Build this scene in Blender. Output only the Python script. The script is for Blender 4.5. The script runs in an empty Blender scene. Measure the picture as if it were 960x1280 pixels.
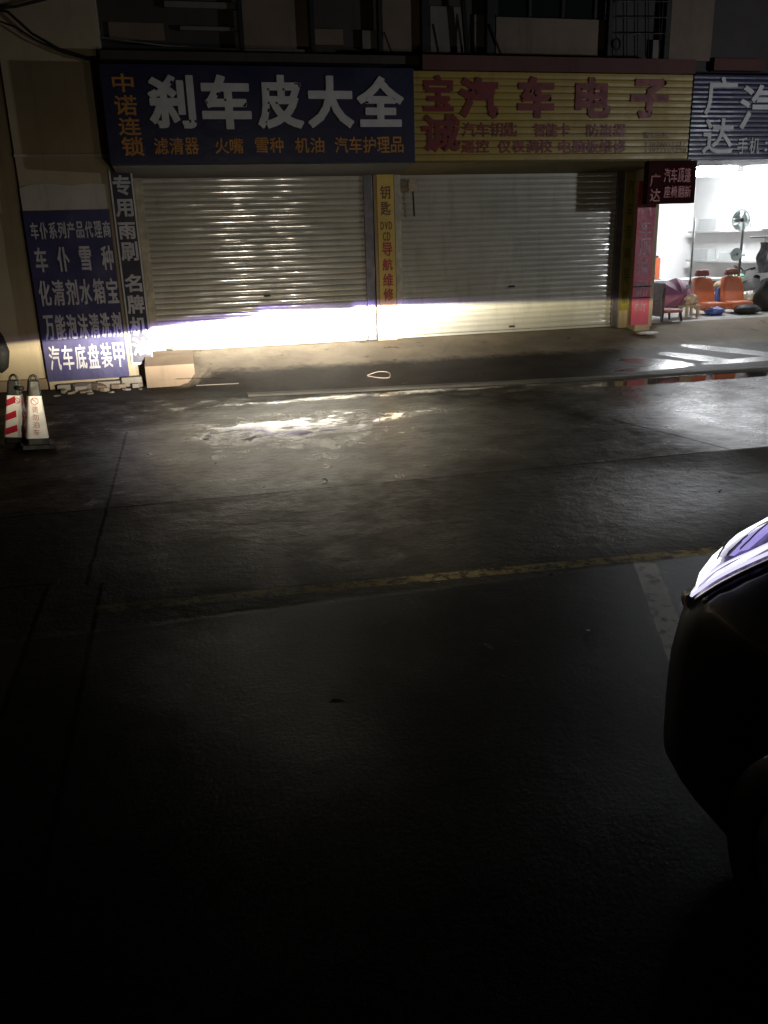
import bpy, bmesh, math, random
from mathutils import Vector, Matrix, noise as mnoise
random.seed(7)
S = bpy.context.scene
COL = S.collection
R = math.radians

# ------------------------------------------------------------------ camera
F, H = 1042.0, 1.7                       # focal length in photo pixels (960 x 1280), eye height
RC = Matrix(((0.97156273, -0.23494347, -0.0294522),
             (-0.09941036, -0.29183999, -0.95128702),
             (0.21490334, 0.92716287, -0.30689667)))   # rows: right, down, forward
cam = bpy.data.cameras.new('camera')
co = bpy.data.objects.new('camera', cam)
COL.objects.link(co)
r, d, f = RC[0], RC[1], RC[2]
co.matrix_world = Matrix(((r[0], -d[0], -f[0], 0), (r[1], -d[1], -f[1], 0), (r[2], -d[2], -f[2], H), (0, 0, 0, 1)))
cam.sensor_fit = 'AUTO'
cam.sensor_width = 36
cam.lens = 36 * F / 1280
cam.clip_start = .05
cam.clip_end = 1000
S.camera = co

# ------------------------------------------------------------------ world: a black wet night, faint city glow
W = bpy.data.worlds.new('World')
S.world = W
W.use_nodes = True
nt = W.node_tree
bg = nt.nodes['Background']
sky = nt.nodes.new('ShaderNodeTexSky')
sky.sky_type = 'NISHITA'
sky.sun_disc = False
sky.sun_elevation = R(2)
sky.sun_rotation = R(200)
nt.links.new(sky.outputs[0], bg.inputs[0])
bg.inputs[1].default_value = .0008

S.view_settings.view_transform = 'Standard'
S.view_settings.look = 'None'
S.view_settings.exposure = 0
S.view_settings.gamma = 1
S.render.engine = 'CYCLES'
S.cycles.sample_clamp_indirect = 4
S.cycles.max_bounces = 8

HEAD_POWER = 92000        # each low beam
GLARE = .0028            # share of the beam that strays above the cutoff
SHOP_LIGHT = 112          # emission of the shop's ceiling tubes
STREET_LAMP = 430

# ------------------------------------------------------------------ photo pixel -> point on a plane (used to measure the place)
def ray(px, py):
    c = Vector((px - 480, py - 640, F))
    return RC.transposed() @ c
def aty(px, py, y):
    v = ray(px, py); t = y / v[1]
    return Vector((v[0] * t, y, H + v[2] * t))
def atz(px, py, z):
    v = ray(px, py); t = (z - H) / v[2]
    return Vector((v[0] * t, v[1] * t, z))
def rect(px0, py0, px1, py1, y):
    mx, my = (px0 + px1) / 2, (py0 + py1) / 2
    return aty(px0, my, y).x, aty(mx, py1, y).z, aty(px1, my, y).x, aty(mx, py0, y).z   # x0 z0 x1 z1

# ------------------------------------------------------------------ materials
class NT:
    def __init__(s, name):
        s.m = bpy.data.materials.new(name); s.m.use_nodes = True
        s.t = s.m.node_tree; s.p = s.t.nodes['Principled BSDF']
    def n(s, typ, **kw):
        x = s.t.nodes.new(typ)
        for k, v in kw.items(): setattr(x, k, v)
        return x
    def put(s, sock, v):
        if hasattr(v, 'is_output'): s.t.links.new(v, sock)
        elif v is not None:
            try: sock.default_value = v
            except Exception: sock.default_value = (*v, 1)
    def math(s, op, a, b=None, c=None, clamp=False):
        x = s.n('ShaderNodeMath', operation=op, use_clamp=clamp)
        for i, v in enumerate((a, b, c)):
            if v is not None: s.put(x.inputs[i], v)
        return x.outputs[0]
    def ramp(s, v, lo, hi, a=0., b=1., smooth=True):
        x = s.n('ShaderNodeMapRange', interpolation_type='SMOOTHSTEP' if smooth else 'LINEAR')
        for i, q in enumerate((v, lo, hi, a, b)): s.put(x.inputs[i], q)
        return x.outputs[0]
    def mix(s, fac, a, b):
        x = s.n('ShaderNodeMix', data_type='RGBA')
        s.put(x.inputs[0], fac); s.put(x.inputs[6], a if hasattr(a, 'is_output') else (*a, 1)); s.put(x.inputs[7], b if hasattr(b, 'is_output') else (*b, 1))
        return x.outputs[2]
    def mixf(s, fac, a, b):
        x = s.n('ShaderNodeMix', data_type='FLOAT')
        s.put(x.inputs[0], fac); s.put(x.inputs[2], a); s.put(x.inputs[3], b)
        return x.outputs[0]
    def pos(s):
        return s.n('ShaderNodeNewGeometry').outputs['Position']
    def obj(s):
        return s.n('ShaderNodeTexCoord').outputs['Object']
    def noise(s, vec, scale, detail=4, rough=.55, mul=None):
        if mul:
            mp = s.n('ShaderNodeMapping'); s.put(mp.inputs[0], vec); mp.inputs[3].default_value = mul; vec = mp.outputs[0]
        x = s.n('ShaderNodeTexNoise'); s.put(x.inputs['Vector'], vec)
        x.inputs['Scale'].default_value = scale; x.inputs['Detail'].default_value = detail; x.inputs['Roughness'].default_value = rough
        return x.outputs['Fac']
    def bump(s, h, strength, dist=.01, normal=None):
        x = s.n('ShaderNodeBump'); s.put(x.inputs['Height'], h); s.put(x.inputs['Strength'], strength); x.inputs['Distance'].default_value = dist
        if normal is not None: s.put(x.inputs['Normal'], normal)
        return x.outputs[0]
    def set(s, **kw):
        for k, v in kw.items(): s.put(s.p.inputs[k.replace('_', ' ')], v)
        return s.m

def plain(name, col, rough=.55, metal=0., dirt=.35, scale=6., bump=.15, spec=.5):
    """painted / plastic / cloth surface with uneven dirt and roughness"""
    m = NT(name); v = m.pos()
    n1 = m.noise(v, scale, 6, .65); n2 = m.noise(v, scale * 7, 3, .6)
    k = m.ramp(n1, .35, .7)
    dk = tuple(c * (1 - dirt) for c in col)
    c = m.mix(k, dk, col)
    c = m.mix(m.ramp(n2, .55, .8, 0, dirt * .6), c, tuple(x * .55 + .02 for x in col))
    return m.set(Base_Color=c, Roughness=m.ramp(n1, .3, .7, min(1, rough + .12), max(.03, rough - .12)), Metallic=metal,
                 Specular_IOR_Level=spec, Normal=m.bump(n2, bump, .004))

def emit(name, col, strength):
    m = NT(name)
    return m.set(Base_Color=(0.8, 0.8, 0.8), Emission_Color=col, Emission_Strength=strength)

# facade materials
def wall_mat(name, a, b, streak=.5):
    m = NT(name); v = m.pos()
    n1 = m.noise(v, 1.3, 6, .65); n2 = m.noise(v, 2.2, 5, .7, (3, 3, .35)); n3 = m.noise(v, 40, 3)
    c = m.mix(m.ramp(n1, .3, .7), a, b)
    c = m.mix(m.ramp(n2, .5, .78, 0, streak), c, tuple(x * .4 for x in a))
    c = m.mix(m.ramp(m.noise(v, 9, 5, .7), .62, .72, 0, .5), c, tuple(x * .55 for x in b))
    return m.set(Base_Color=c, Roughness=.8, Normal=m.bump(n3, .25, .004))
M = {}
M['plaster'] = wall_mat('beige plaster', (.36, .29, .19), (.44, .36, .24), .35)
M['plaster_old'] = wall_mat('peeling pale plaster', (.40, .36, .30), (.52, .47, .41), .7)
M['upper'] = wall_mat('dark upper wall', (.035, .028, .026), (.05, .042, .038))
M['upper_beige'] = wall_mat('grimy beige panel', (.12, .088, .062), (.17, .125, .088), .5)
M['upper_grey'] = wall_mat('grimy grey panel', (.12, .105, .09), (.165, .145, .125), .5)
M['beam'] = wall_mat('maroon beam', (.07, .025, .02), (.095, .037, .03))
M['darkmetal'] = plain('dark iron bars', (.02, .016, .015), .6, .3)
M['tile'] = wall_mat('step tiles', (.20, .140, .088), (.26, .185, .12), .3)
M['concrete'] = wall_mat('rough concrete', (.24, .21, .17), (.34, .30, .24), .3)
M['brick'] = wall_mat('broken brick', (.22, .16, .11), (.34, .27, .20), .3)
M['soffit'] = wall_mat('grey soffit sheet', (.045, .043, .043), (.065, .062, .062), .3)
M['olive'] = wall_mat('olive soffit sheet', (.085, .066, .020), (.12, .094, .03), .3)
M['interior'] = plain('white interior wall', (.87, .87, .86), .7, 0, .07, 2)
M['floor'] = plain('shop floor', (.35, .33, .31), .5, 0, .3, 3)

def shutter_mat():
    m = NT('roller shutter steel'); v = m.pos()
    n1 = m.noise(v, 1.1, 5, .6); n2 = m.noise(v, 3.0, 5, .65, (2.2, 1, .5)); n3 = m.noise(v, 16, 4, .6, (.55, 1, 2.4)); n4 = m.noise(v, 130, 2)
    c = m.mix(m.ramp(n1, .3, .7), (.32, .305, .25), (.40, .385, .32))
    c = m.mix(m.ramp(n2, .5, .75, 0, .4), c, (.20, .185, .15))
    h = m.math('ADD', m.math('MULTIPLY', n3, .8), m.math('MULTIPLY', n4, .05))
    return m.set(Base_Color=c, Metallic=.12, Roughness=.5, Coat_Weight=1., Coat_IOR=2.1, Coat_Roughness=m.ramp(n3, .3, .7, .07, .14), Normal=m.bump(h, .15, .002))
M['shutter'] = shutter_mat()
M['rail'] = plain('beige shutter guide', (.42, .38, .28), .5, .2)
M['rail_dark'] = plain('grey shutter guide', (.16, .15, .17), .45, .4)

def sheet_mat(name, a, b, rough=.45):
    m = NT(name); v = m.pos()
    n1 = m.noise(v, 1.6, 6, .65); n2 = m.noise(v, 3, 5, .7, (4, 1, .4)); n3 = m.noise(v, 30, 3)
    c = m.mix(m.ramp(n1, .3, .7), a, b)
    c = m.mix(m.ramp(n2, .52, .8, 0, .45), c, tuple(x * .45 for x in a))
    return m.set(Base_Color=c, Roughness=m.ramp(n1, .3, .7, rough + .1, rough - .1), Normal=m.bump(m.noise(v, 5, 3), .25, .02))
M['blue'] = sheet_mat('navy sign sheet', (.006, .007, .036), (.008, .010, .048))
M['blue_banner'] = sheet_mat('blue banner vinyl', (.022, .018, .085), (.032, .026, .115), .5)
M['blue_strip'] = sheet_mat('violet blue strip', (.011, .0095, .026), (.015, .013, .036), .5)
M['yellow'] = sheet_mat('yellow slat sign', (.27, .185, .038), (.34, .24, .054))
M['yellow_strip'] = sheet_mat('yellow strip vinyl', (.44, .30, .055), (.54, .38, .08), .5)
M['olive_strip'] = sheet_mat('faded olive strip', (.20, .18, .03), (.26, .23, .045), .55)
M['blue_right'] = sheet_mat('blue corrugated sign', (.010, .010, .045), (.014, .015, .060), .38)
M['pink'] = sheet_mat('faded crimson vinyl', (.42, .055, .085), (.52, .09, .13), .5)
M['maroon'] = sheet_mat('maroon hanging sign', (.022, .003, .004), (.032, .005, .006), .75); M['maroon'].node_tree.nodes['Principled BSDF'].inputs['Specular IOR Level'].default_value = .08
M['white_letter'] = plain('white letters', (.58, .565, .56), .5, 0, .2, 4)
M['banner_letter'] = plain('pale banner letters', (.55, .52, .56), .5, 0, .25, 8)
M['orange_letter'] = plain('orange letters', (.52, .23, .045), .5, 0, .35, 8)
M['red_letter'] = plain('red letters', (.36, .035, .03), .5, 0, .3, 8)
M['dark_red_letter'] = plain('dark red letters', (.20, .018, .018), .5, 0, .4, 8)
M['brown_letter'] = plain('brown letters', (.13, .055, .02), .5, 0, .3, 8)
M['pink_letter'] = plain('pale pink letters', (.50, .24, .30), .5, 0, .45, 14)
M['rubber'] = plain('black rubber', (.016, .015, .015), .55)
M['cone_white'] = plain('reflective white sleeve', (.90, .86, .87), .35, 0, .08, 10)
M['cone_red'] = plain('reflective red sleeve', (.55, .02, .05), .35, 0, .2, 10)
M['grey_plastic'] = plain('grey plastic', (.16, .15, .145), .5)
M['orange_vinyl'] = plain('orange vinyl', (.50, .135, .05), .38, 0, .15, 7)
M['headrest'] = plain('dull red vinyl', (.20, .05, .035), .5, 0, .2, 7)
M['orange_box'] = plain('orange red box', (.60, .14, .06), .45, 0, .15, 6)
M['purple'] = plain('mauve umbrella cloth', (.23, .080, .15), .6, 0, .2, 6)
M['wood'] = plain('pale wood', (.40, .31, .19), .6, 0, .3, 12)
M['darkwood'] = plain('dark red brown wood', (.045, .016, .014), .5, 0, .3, 9)
M['seat_red'] = plain('red brown cushion', (.30, .10, .08), .55, 0, .3, 9)
M['black'] = plain('black cloth', (.012, .012, .014), .7, 0, .3, 9)
M['blue_bag'] = plain('blue plastic', (.06, .09, .33), .45, 0, .3, 12)
M['cloth_tan'] = plain('crumpled tan cloth', (.50, .38, .30), .8, 0, .4, 16)
M['grey_cloth'] = plain('grey cloth', (.16, .16, .17), .85, 0, .5, 14)
M['steel'] = plain('grey steel', (.14, .145, .145), .4, .5, .2, 8)
M['pale_grey'] = plain('pale grey board', (.52, .54, .53), .5, 0, .12, 5)
M['fan_green'] = plain('pale green fan plastic', (.46, .56, .52), .45, 0, .1, 8)
M['paper'] = plain('white paper', (.75, .74, .72), .7, 0, .2, 14)
M['card'] = plain('cardboard', (.34, .25, .16), .8, 0, .3, 8)
M['green'] = plain('pale green plastic', (.22, .45, .32), .5, 0, .2, 10)
M['leaf'] = plain('dead leaf', (.05, .035, .02), .6, 0, .4, 60)
M['line_paint'] = None

# ------------------------------------------------------------------ mesh helpers
class MB:
    def __init__(s): s.v = []; s.f = []
    def add(s, verts, faces):
        b = len(s.v); s.v += [tuple(p) for p in verts]; s.f += [tuple(b + i for i in q) for q in faces]
        return s
    def box(s, x0, x1, y0, y1, z0, z1):
        return s.add([(x0, y0, z0), (x1, y0, z0), (x1, y1, z0), (x0, y1, z0), (x0, y0, z1), (x1, y0, z1), (x1, y1, z1), (x0, y1, z1)],
                     [(0, 3, 2, 1), (4, 5, 6, 7), (0, 1, 5, 4), (1, 2, 6, 5), (2, 3, 7, 6), (3, 0, 4, 7)])
    def prism(s, pts, axis, a, b):
        """polygon pts (2D) extruded along axis 0/1/2 from a to b"""
        n = len(pts)
        def P(p, t):
            q = list(p); q.insert(axis, t); return tuple(q)
        vs = [P(p, a) for p in pts] + [P(p, b) for p in pts]
        return s.add(vs, [tuple(range(n))[::-1], tuple(range(n, 2 * n))] + [(i, (i + 1) % n, n + (i + 1) % n, n + i) for i in range(n)])
    def tube(s, path, rad, n=8, caps=True):
        path = [Vector(p) for p in path]; rs = rad if isinstance(rad, (list, tuple)) else [rad] * len(path)
        rings = []; up = None
        for i, p in enumerate(path):
            t = (path[min(i + 1, len(path) - 1)] - path[max(i - 1, 0)]).normalized()
            if up is None: up = t.orthogonal().normalized()
            else: up = (up - t * up.dot(t)).normalized()
            w = t.cross(up)
            rings.append([p + (up * math.cos(2 * math.pi * k / n) + w * math.sin(2 * math.pi * k / n)) * rs[i] for k in range(n)])
        vs = [q for rg in rings for q in rg]; fs = []
        for i in range(len(path) - 1):
            for k in range(n):
                fs.append((i * n + k, i * n + (k + 1) % n, (i + 1) * n + (k + 1) % n, (i + 1) * n + k))
        if caps: fs += [tuple(range(n))[::-1], tuple(range((len(path) - 1) * n, len(path) * n))]
        return s.add(vs, fs)
    def lathe(s, prof, c, n=20, axis='z'):
        vs = []; fs = []
        for rr, z in prof:
            for k in range(n):
                a = 2 * math.pi * k / n; q = (rr * math.cos(a), rr * math.sin(a), z)
                if axis == 'x': q = (q[2], q[0], q[1])
                if axis == 'y': q = (q[0], q[2], q[1])
                vs.append((c[0] + q[0], c[1] + q[1], c[2] + q[2]))
        for i in range(len(prof) - 1):
            for k in range(n):
                fs.append((i * n + k, i * n + (k + 1) % n, (i + 1) * n + (k + 1) % n, (i + 1) * n + k))
        fs += [tuple(range(n))[::-1], tuple(range((len(prof) - 1) * n, len(prof) * n))]
        return s.add(vs, fs)
    def grid(s, fn, nu, nv):
        vs = [fn(i / nu, j / nv) for j in range(nv + 1) for i in range(nu + 1)]
        fs = [(j * (nu + 1) + i, j * (nu + 1) + i + 1, (j + 1) * (nu + 1) + i + 1, (j + 1) * (nu + 1) + i) for j in range(nv) for i in range(nu)]
        return s.add(vs, fs)
    def blob(s, c, rad, seed=0, amp=.25, n=14, m=9, freq=1.6, flat=None):
        def fn(u, v):
            a = 2 * math.pi * u; b = math.pi * (v - .5)
            q = Vector((math.cos(a) * math.cos(b), math.sin(a) * math.cos(b), math.sin(b)))
            k = 1 + amp * mnoise.noise(q * freq + Vector((seed * 3.7, seed, 0)))
            z = c[2] + q.z * rad[2] * k
            if flat is not None: z = max(z, flat)
            return (c[0] + q.x * rad[0] * k, c[1] + q.y * rad[1] * k, z)
        return s.grid(fn, n, m)
    def build(s, name, mat, parent=None, bevel=0, smooth=False, loc=None):
        me = bpy.data.meshes.new(name)
        off = Vector(loc) if loc else Vector((0, 0, 0))
        if parent is not None and loc is None: off = parent.matrix_world.translation if parent.parent is None else parent.parent.matrix_world.translation
        me.from_pydata([tuple(Vector(p) - off) for p in s.v], [], s.f)
        bm = bmesh.new(); bm.from_mesh(me)
        bmesh.ops.remove_doubles(bm, verts=bm.verts, dist=1e-5)
        bmesh.ops.recalc_face_normals(bm, faces=bm.faces)
        if bevel:
            es = [e for e in bm.edges if len(e.link_faces) == 2 and e.calc_face_angle(0) > .6]
            bmesh.ops.bevel(bm, geom=es, offset=bevel, segments=2, profile=.6, affect='EDGES', clamp_overlap=True)
        bm.to_mesh(me); bm.free()
        if smooth:
            for p in me.polygons: p.use_smooth = True
        if mat: me.materials.append(mat)
        o = bpy.data.objects.new(name, me); COL.objects.link(o)
        if parent is not None: o.parent = parent
        elif loc: o.location = off
        return o

def tag(o, label=None, cat=None, group=None, kind=None):
    if label: o['label'] = label
    if cat: o['category'] = cat
    if group: o['group'] = group
    if kind: o['kind'] = kind
    return o
def thing(name, label, cat, loc=(0, 0, 0), group=None):
    o = bpy.data.objects.new(name, None); COL.objects.link(o); o.location = loc
    o.empty_display_size = .2
    o.matrix_world = Matrix.Translation(loc)
    return tag(o, label, cat, group)

# writing: Blender's built-in font, each glyph fitted to its own cell on a vertical plane y
FC = bpy.data.curves.new('glyph', 'FONT'); FO = bpy.data.objects.new('glyph', FC); COL.objects.link(FO)
GC = {}
def glyph(ch, bold):
    if (ch, bold) not in GC:
        FC.body = ch; FC.size = 1; FC.offset = 0; FC.resolution_u = 3
        bpy.context.view_layer.update()
        me = bpy.data.meshes.new_from_object(FO.evaluated_get(bpy.context.evaluated_depsgraph_get()))
        v = [(p.co.x, p.co.y) for p in me.vertices]; fa = [tuple(p.vertices) for p in me.polygons]
        bpy.data.meshes.remove(me)
        x0 = min(p[0] for p in v); x1 = max(p[0] for p in v); y0 = min(p[1] for p in v); y1 = max(p[1] for p in v)
        GC[ch, bold] = [((p[0] - x0) / (x1 - x0), (p[1] - y0) / (y1 - y0)) for p in v], fa
    return GC[ch, bold]
def put_glyph(mb, ch, box, y, bold=.02, thick=.0):
    """one character: flat face plus narrow strips round its outline that make the strokes as heavy as painted"""
    v, fa = glyph(ch, 0); x0, z0, x1, z1 = box
    if ch == '1': a = x1 - x0; x0 += a * .3; x1 -= a * .3
    if ch == ':': a = x1 - x0; x0 += a * .35; x1 -= a * .35; b = z1 - z0; z0 += b * .15; z1 -= b * .25
    bw, bh = bold * (x1 - x0), bold * (z1 - z0); x0 += bw; x1 -= bw; z0 += bh; z1 -= bh
    P = [(x0 + a * (x1 - x0), y, z0 + b * (z1 - z0)) for a, b in v]
    mb.add(P, fa)
    cnt = {}
    for q in fa:
        for i in range(len(q)):
            e = (q[i], q[(i + 1) % len(q)]); k = tuple(sorted(e)); cnt[k] = cnt.get(k, 0) + 1
    w = (bw + bh) / 2 * 1.25
    for n_, ((a, b), c) in enumerate(cnt.items()):
        if c != 1: continue
        A, B = Vector(P[a]), Vector(P[b]); L = (B - A).length
        if L < 1e-6: continue
        if bold > 0:
            t_ = (B - A) / L * w * .8; nn = Vector((-(B - A).z, 0, (B - A).x)) / L * w; yo = Vector((0, .0006 + (n_ % 9) * .00012, 0))
            mb.add([A - t_ - nn + yo, B + t_ - nn + yo, B + t_ + nn + yo, A - t_ + nn + yo], [(0, 1, 2, 3)])
            if thick: mb.add([q + yo for q in (A - t_ - nn, B + t_ - nn)] + [q + Vector((0, thick, 0)) for q in (B + t_ - nn, A - t_ - nn)], [(0, 1, 2, 3)]); mb.add([q + yo for q in (A - t_ + nn, B + t_ + nn)] + [q + Vector((0, thick, 0)) for q in (B + t_ + nn, A - t_ + nn)], [(0, 1, 2, 3)])
        elif thick:
            mb.add([A, B, (B[0], y + thick, B[2]), (A[0], y + thick, A[2])], [(0, 1, 2, 3)])
def row(t, mt, text, pr, y, bold=.02, fill=.92, thick=0., single=False):
    """text spread evenly over the photo rectangle pr, on plane y; one part, or one part per character"""
    x0, z0, x1, z1 = rect(*pr, y); n = len(text); w = (x1 - x0) / n; mb = MB()
    for i, ch in enumerate(text):
        if ch == ' ': continue
        put_glyph(mb, ch, (x0 + i * w + w * (1 - fill) / 2, z0, x0 + (i + 1) * w - w * (1 - fill) / 2, z1), y, bold, thick)
        if single: mb.build('character', M[mt], t); mb = MB()
    if not single: mb.build('lettering', M[mt], t)
def cells(t, mt, text, rects, y, bold=.02, thick=0.):
    for ch, pr in zip(text, rects):
        mb = MB(); put_glyph(mb, ch, rect(*pr, y), y, bold, thick); mb.build('character', M[mt], t)

# ================================================================== GROUND
def kerb_y(x):
    pts = [(-9, 10.9), (-4, 10.75), (-1.34, 10.37), (1.55, 9.9), (5.3, 9.44), (7.3, 9.34), (16, 9.2)]
    for (a, ya), (b, yb) in zip(pts, pts[1:]):
        if x <= b: return ya + (yb - ya) * (x - a) / (b - a)
    return 9.2
def ground_mat():
    m = NT('wet street'); v = m.pos()
    sp = m.n('ShaderNodeSeparateXYZ'); m.put(sp.inputs[0], v); x, y = sp.outputs[0], sp.outputs[1]
    nb = m.noise(v, .55, 5, .6); nm = m.noise(v, 2.2, 6, .62); nf = m.noise(v, 9, 6, .65); ng = m.noise(v, 55, 4, .6); nx = m.noise(v, 210, 2, .5)
    wob = m.math('MULTIPLY', m.math('SUBTRACT', nf, .5), .035)
    xw = m.math('ADD', x, wob); yw = m.math('ADD', y, wob)
    def line(a, b, wid, soft=.012, w2=None):
        """mask of a segment a-b on the ground"""
        ax, ay = a; bx, by = b; L = math.hypot(bx - ax, by - ay); ux, uy = (bx - ax) / L, (by - ay) / L
        dx = m.math('SUBTRACT', xw if w2 is None else x, ax); dy = m.math('SUBTRACT', yw if w2 is None else y, ay)
        t = m.math('ADD', m.math('MULTIPLY', dx, ux), m.math('MULTIPLY', dy, uy))
        n_ = m.math('ABSOLUTE', m.math('SUBTRACT', m.math('MULTIPLY', dx, -uy), m.math('MULTIPLY', dy, -ux)))
        k = m.ramp(n_, wid / 2, wid / 2 + soft, 1, 0)
        return m.math('MULTIPLY', k, m.math('MULTIPLY', m.ramp(t, -.03, .03), m.ramp(t, L - .03, L + .03, 1, 0)))
    def blob(cx, cy, rx, ry, soft=.6):
        dx = m.math('DIVIDE', m.math('SUBTRACT', x, cx), rx); dy = m.math('DIVIDE', m.math('SUBTRACT', y, cy), ry)
        dd = m.math('SQRT', m.math('ADD', m.math('MULTIPLY', dx, dx), m.math('MULTIPLY', dy, dy)))
        return m.ramp(dd, 1 - soft, 1 + soft, 1, 0)
    def mx(*a):
        o = a[0]
        for q in a[1:]: o = m.math('MAXIMUM', o, q)
        return o
    def step(val, at, s=.03): return m.ramp(val, at - s, at + s)
    lot = step(yw, 3.80, .03)                                           # 0 asphalt lot, 1 concrete slabs
    slab2 = m.math('MULTIPLY', lot, m.math('SUBTRACT', 1, step(yw, 5.84, .012)))
    conc = m.mix(m.ramp(nm, .3, .7), (.036, .030, .022), (.066, .055, .040))
    conc = m.mix(m.ramp(nb, .42, .65, 0, .55), conc, (.022, .0195, .016))
    asph = m.mix(m.ramp(ng, .35, .7), (.005, .0047, .0044), (.014, .0130, .0118))
    asph = m.mix(m.ramp(nm, .45, .7, 0, .5), asph, (.009, .0085, .008))
    col = m.mix(lot, asph, conc)
    left = m.math('MULTIPLY', m.math('SUBTRACT', 1, step(xw, -.83, .012)), m.math('SUBTRACT', 1, step(yw, 4.5, .012)))
    col = m.mix(m.math('MULTIPLY', left, .8), col, (.040, .035, .029))
    # joints and cracks
    crack_n = m.math('ABSOLUTE', m.math('SUBTRACT', m.noise(v, .9, 3, .5), .5))
    j = mx(line((-.62, 8.5), (-.63, 4.4), .010), line((-.6, 5.84), (14, 5.80), .010), line((4.0, 7.25), (4.30, 5.84), .016),
           line((-.83, 4.5), (-.83, -4), .012), line((-6, 4.52), (-.83, 4.5), .010), line((-.55, 4.42), (-.52, -4), .012),
           line((-.7, 5.84), (-6, 5.9), .012), line((-2, 8.35), (2.2, 8.95), .008))
    col = m.mix(m.math('MULTIPLY', j, .85), col, (.008, .007, .006))
    # parking bay paint, worn
    wear = m.ramp(m.noise(v, 14, 5, .7), .40, .56)
    yl = m.math('MULTIPLY', line((-.55, 4.06), (3.9, 3.78), .085), m.math('MULTIPLY', wear, m.ramp(x, -.4, 1.2, .25, .95)))
    wl = m.math('MULTIPLY', line((2.33, 3.80), (1.55, 1.9), .105), m.ramp(m.noise(v, 14, 5, .7), .34, .50))
    col = m.mix(m.math('MULTIPLY', yl, .85), col, (.34, .26, .09)); col = m.mix(m.math('MULTIPLY', wl, .85), col, (.42, .40, .35))
    # standing water
    pn = m.math('ADD', m.math('MULTIPLY', nm, .65), m.math('MULTIPLY', nf, .35))
    pst = m.noise(v, 2.6, 8, .75, (.9, 1.1, 1))
    pn = m.math('ADD', m.math('MULTIPLY', pn, .55), m.math('MULTIPLY', pst, .45))
    bias = mx(m.math('MULTIPLY', blob(.85, 8.05, .80, .62, .6), .155), m.math('MULTIPLY', blob(1.6, 8.35, .9, .40, .6), .10), m.math('MULTIPLY', blob(6.2, 9.12, 1.5, .20, .4), .34),
              m.math('MULTIPLY', blob(1.0, 7.5, .8, .4, .6), .10), m.math('MULTIPLY', blob(2.6, 9.55, 2.4, .13, .5), .13))
    pud = m.math('MULTIPLY', m.ramp(m.math('ADD', pn, bias), .605, .655), m.math('SUBTRACT', lot, slab2))
    film = m.math('MULTIPLY', m.ramp(m.math('ADD', pn, bias), .54, .63), m.math('SUBTRACT', lot, slab2))
    wetR = m.math('MULTIPLY', m.ramp(xw, 3.6, 5.0), m.math('MULTIPLY', step(yw, 5.82, .02), 1))
    damp = mx(m.math('MULTIPLY', blob(1.1, 7.3, 2.6, 2.2, .5), .8), wetR, m.math('MULTIPLY', blob(2.6, 4.9, 1.3, .7, .7), .7), m.math('MULTIPLY', m.ramp(nb, .45, .62), .55))
    patch = m.ramp(m.math('ADD', m.math('MULTIPLY', nm, .6), m.math('MULTIPLY', pst, .4)), .40, .60)
    zone = mx(m.math('MULTIPLY', blob(1.3, 7.5, 1.9, 1.7, .45), .85), m.math('MULTIPLY', blob(1.2, 5.0, 1.6, 1.0, .6), .5), m.math('MULTIPLY', wetR, .5), m.math('MULTIPLY', blob(3.1, 4.9, 1.0, .7, .6), .5), .06)
    sheen = m.math('MAXIMUM', m.math('MULTIPLY', zone, m.math('ADD', .25, m.math('MULTIPLY', patch, .75))), film)
    wetcol = m.mix(m.math('MULTIPLY', damp, .45), col, (.018, .016, .014))
    wetcol = m.mix(m.math('MULTIPLY', pud, .8), wetcol, (.010, .010, .010))
    ro = m.mixf(lot, m.ramp(ng, .3, .7, .34, .5), m.mixf(slab2, m.ramp(nf, .3, .7, .36, .56), m.ramp(nm, .35, .65, .42, .70)))
    ro = m.mixf(m.math('MULTIPLY', damp, m.ramp(nf, .3, .7, .55, 1)), ro, .22)
    ro = m.mixf(film, ro, .20); ro = m.mixf(m.math('MULTIPLY', wetR, m.ramp(pst, .35, .6, .35, 1)), ro, .27); ro = m.mixf(pud, ro, .055)
    hgt = m.math('ADD', m.math('MULTIPLY', nf, 1.0), m.math('ADD', m.math('MULTIPLY', ng, m.mixf(lot, .55, .30)), m.math('MULTIPLY', nx, m.mixf(lot, .45, .06))))
    bs = m.math('MULTIPLY', m.math('SUBTRACT', 1, m.math('MULTIPLY', pud, .985)), m.mixf(lot, m.ramp(nb, .35, .65, .12, .28), m.mixf(damp, .75, m.mixf(wetR, .55, .14))))
    return m.set(Base_Color=wetcol, Roughness=ro, IOR=1.36, Specular_IOR_Level=m.mixf(m.math('MULTIPLY', j, .7), m.mixf(lot, .07, m.math('MULTIPLY', sheen, .5)), .0), Normal=m.bump(hgt, bs, .02))
g = MB()
xs = [-250, -40, -12, 14, 40, 250]; ys = [-250, -40, -6, 13, 40, 250]
g.v = [(a, b, 0) for b in ys for a in xs]
g.f = [(j * 6 + i, j * 6 + i + 1, (j + 1) * 6 + i + 1, (j + 1) * 6 + i) for j in range(5) for i in range(5)]
tag(g.build('street', ground_mat()), kind='structure')

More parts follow.
